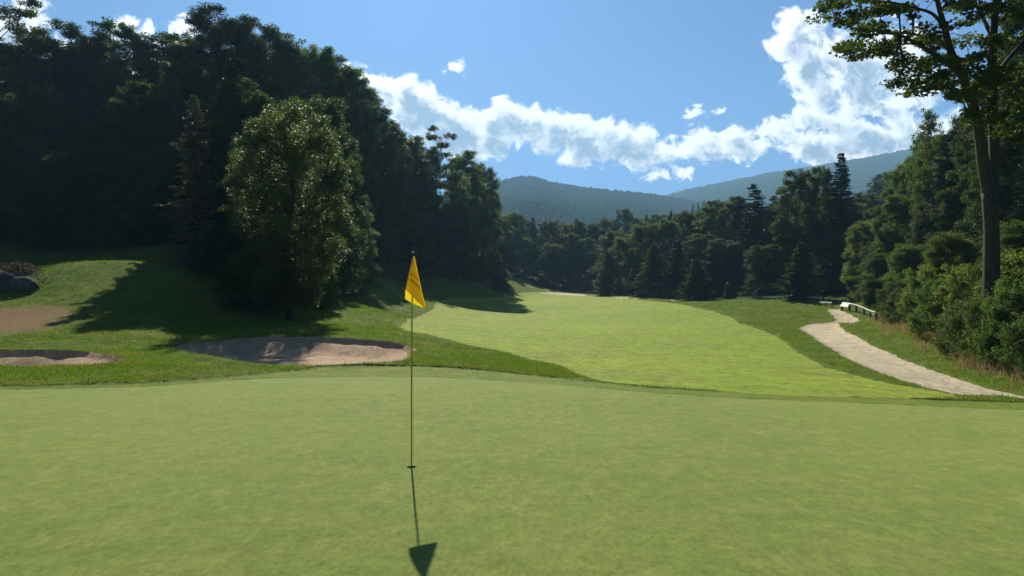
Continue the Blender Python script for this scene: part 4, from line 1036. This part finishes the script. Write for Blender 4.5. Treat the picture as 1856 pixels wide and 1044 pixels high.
# ------------------------------------------------------------------ fences
M_board = simple_mat('weathered_white', (.84,.82,.78), .6, .3); M_postd = simple_mat('dark_post', (.05,.042,.035), .8, .2)
def fence(pts, h, bw, label, gap=(), tilt=0, pw=.07):
    W = unproj(pts); Z = H0(W[:, 0], W[:, 1]); root = empty('rail_fence', (W[0, 0], W[0, 1], Z[0])); tag(root, label, 'fence')
    o = np.array([W[0, 0], W[0, 1], Z[0]])
    for i in range(len(W)):
        m = MB(); m.box(np.array([W[i, 0], W[i, 1], Z[i] + h / 2 - .05]) - o, (pw, pw, h / 2 + .12)); m.build('post', M_postd, root)
    for i in range(len(W) - 1):
        if i in gap: continue
        a = np.array([W[i, 0], W[i, 1], Z[i] + h]) - o; b_ = np.array([W[i + 1, 0], W[i + 1, 1], Z[i + 1] + h]) - o
        d = b_ - a; L = np.linalg.norm(d); d /= L; side = np.cross(d, (0, 0, 1.)); side /= np.linalg.norm(side); up = np.cross(side, d)
        if side[1] > 0: side = -side
        ct, st = math.cos(tilt), math.sin(tilt); U_ = up * ct - side * st * 0 + (-side) * st; N_ = np.cross(d, U_)
        m = MB(); m.box((a + b_) / 2 + side * .06, (L / 2 - .01, .025, bw / 2), ax=[d, N_, U_]); m.build('rail', M_board, root)
    return root
fence([(1526,562.5),(1540,564.5),(1552,567.5),(1566,573),(1578,579),(1588,584.5)], .62, .5, 'short white board fence with dark posts along the bend of the path', gap=(), tilt=.6, pw=.08)
fence([(1508,559),(1497,558),(1486,557)], .5, .26, 'low white rail beside the top of the path, just left of the dark gap', tilt=.5, pw=.05)
W_ = [((px - CX) / F * d, d) for px, d in ((1492,93),(1466,95),(1440,97),(1414,99.5),(1388,102),(1362,105),(1336,108))]
def fence_w(W, h, bw, label):
    global unproj
    keep = unproj; unproj = lambda p: np.array(p); r = fence(W, h, bw, label); unproj = keep; return r
fence_w(W_, .38, .26, 'long low grey-white rail in the shade behind the grassy rise')
mk = unproj([(1478, 557)])[0]; zz = float(H0(mk[0], mk[1])[0])
m = MB(); m.tube([(mk[0], mk[1], zz - .2), (mk[0], mk[1], zz + 1.05)], [.045, .04], 8)
tag(m.build('marker_post', M_postd, None, True), 'thin single post standing on the grassy rise beside the path', 'post')

# ------------------------------------------------------------------ grasses
def blades(X, Y, Z, n, hgt, wid, rng, spread, lean=.5):
    k = len(X) * n; spread = np.repeat(spread, n) if not np.isscalar(spread) else spread; x = np.repeat(X, n) + rng.normal(size=k) * spread; y = np.repeat(Y, n) + rng.normal(size=k) * spread; z = np.repeat(Z, n)
    h = np.repeat(hgt, n) * (.5 + .8 * rng.random(k)); a = rng.random(k) * 6.283; w_ = np.repeat(wid, n) if not np.isscalar(wid) else wid
    dx, dy = rng.normal(size=k) * lean * h, rng.normal(size=k) * lean * h
    V = np.stack([np.stack([x - np.cos(a) * w_ / 2, y - np.sin(a) * w_ / 2, z - .01], 1), np.stack([x + np.cos(a) * w_ / 2, y + np.sin(a) * w_ / 2, z - .01], 1), np.stack([x + dx, y + dy, z + h], 1)], 1).reshape(-1, 3)
    return V, np.arange(3 * k).reshape(-1, 3)
rng = np.random.default_rng(77); n = 230000
azs = rng.uniform(-.6, .6, n); rs = 14 * np.exp(rng.random(n) ** 1.05 * math.log(150 / 14.)); X = rs * np.sin(azs); Y = rs * np.cos(azs)
ok = (sdf(X, Y, collar_poly) > .06) & (sdf(X, Y, fair) > .15) & (sdf(X, Y, b1) > .05) & (sdf(X, Y, b2) > .05) & (sdf(X, Y, path) > .1) & (sdf(X, Y, dry1) > -.2 + .5 * rng.random(n))
ok &= rng.random(n) < .35 + .65 * smooth(-.3, .3, fbm(X * .8, Y * .8, 31, 3))
X, Y, rs = X[ok], Y[ok], rs[ok]; Z = H(X, Y)
V, Fq = blades(X, Y, Z, 4, .035 + .0009 * rs, .007 + .0006 * rs, rng, .03 + .0025 * rs, .45)
tag(mesh_np('rough_grass', V, Fq, M_grassblade), kind='stuff')
dg = unproj(catmull([(1590,578),(1640,586),(1690,602),(1740,630),(1800,655),(1860,668),(1930,690),(1960,730),(1900,712),(1856,698),(1800,686),(1740,664),(1690,640),(1650,614),(1612,596)], 3))
lo_, hi_ = dg.min(0), dg.max(0); n = 60000; X = rng.uniform(lo_[0], hi_[0], n); Y = rng.uniform(lo_[1], hi_[1], n)
ok = (sdf(X, Y, dg) < -.1 + .4 * rng.normal(size=n)) & (rng.random(n) < .3 + .7 * smooth(-.2, .3, fbm(X * .9, Y * .9, 6, 3))) & (sdf(X, Y, path) > .6); X, Y = X[ok], Y[ok]
V, Fq = blades(X, Y, H(X, Y), 3, np.full(len(X), .42), .026, rng, .08, .3)
tag(mesh_np('dry_grass', V, Fq, M_drygrass), kind='stuff')

# ------------------------------------------------------------------ summer haze
HAZE = .00025
if HAZE:
    me_b = MB(); me_b.box((0, 1450, 345), (2100, 1650, 365))
    mh = bpy.data.materials.new('haze'); mh.use_nodes = True; t = NT(mh.node_tree); t.n.clear()
    o_ = t.node('ShaderNodeOutputMaterial'); pv = t.node('ShaderNodeVolumePrincipled'); pv.inputs['Color'].default_value = (.36, .68, 1, 1); pv.inputs['Density'].default_value = HAZE; pv.inputs['Anisotropy'].default_value = .2
    t.l.new(pv.outputs[0], o_.inputs['Volume'])
    hz = me_b.build('haze', mh); tag(hz, kind='stuff')
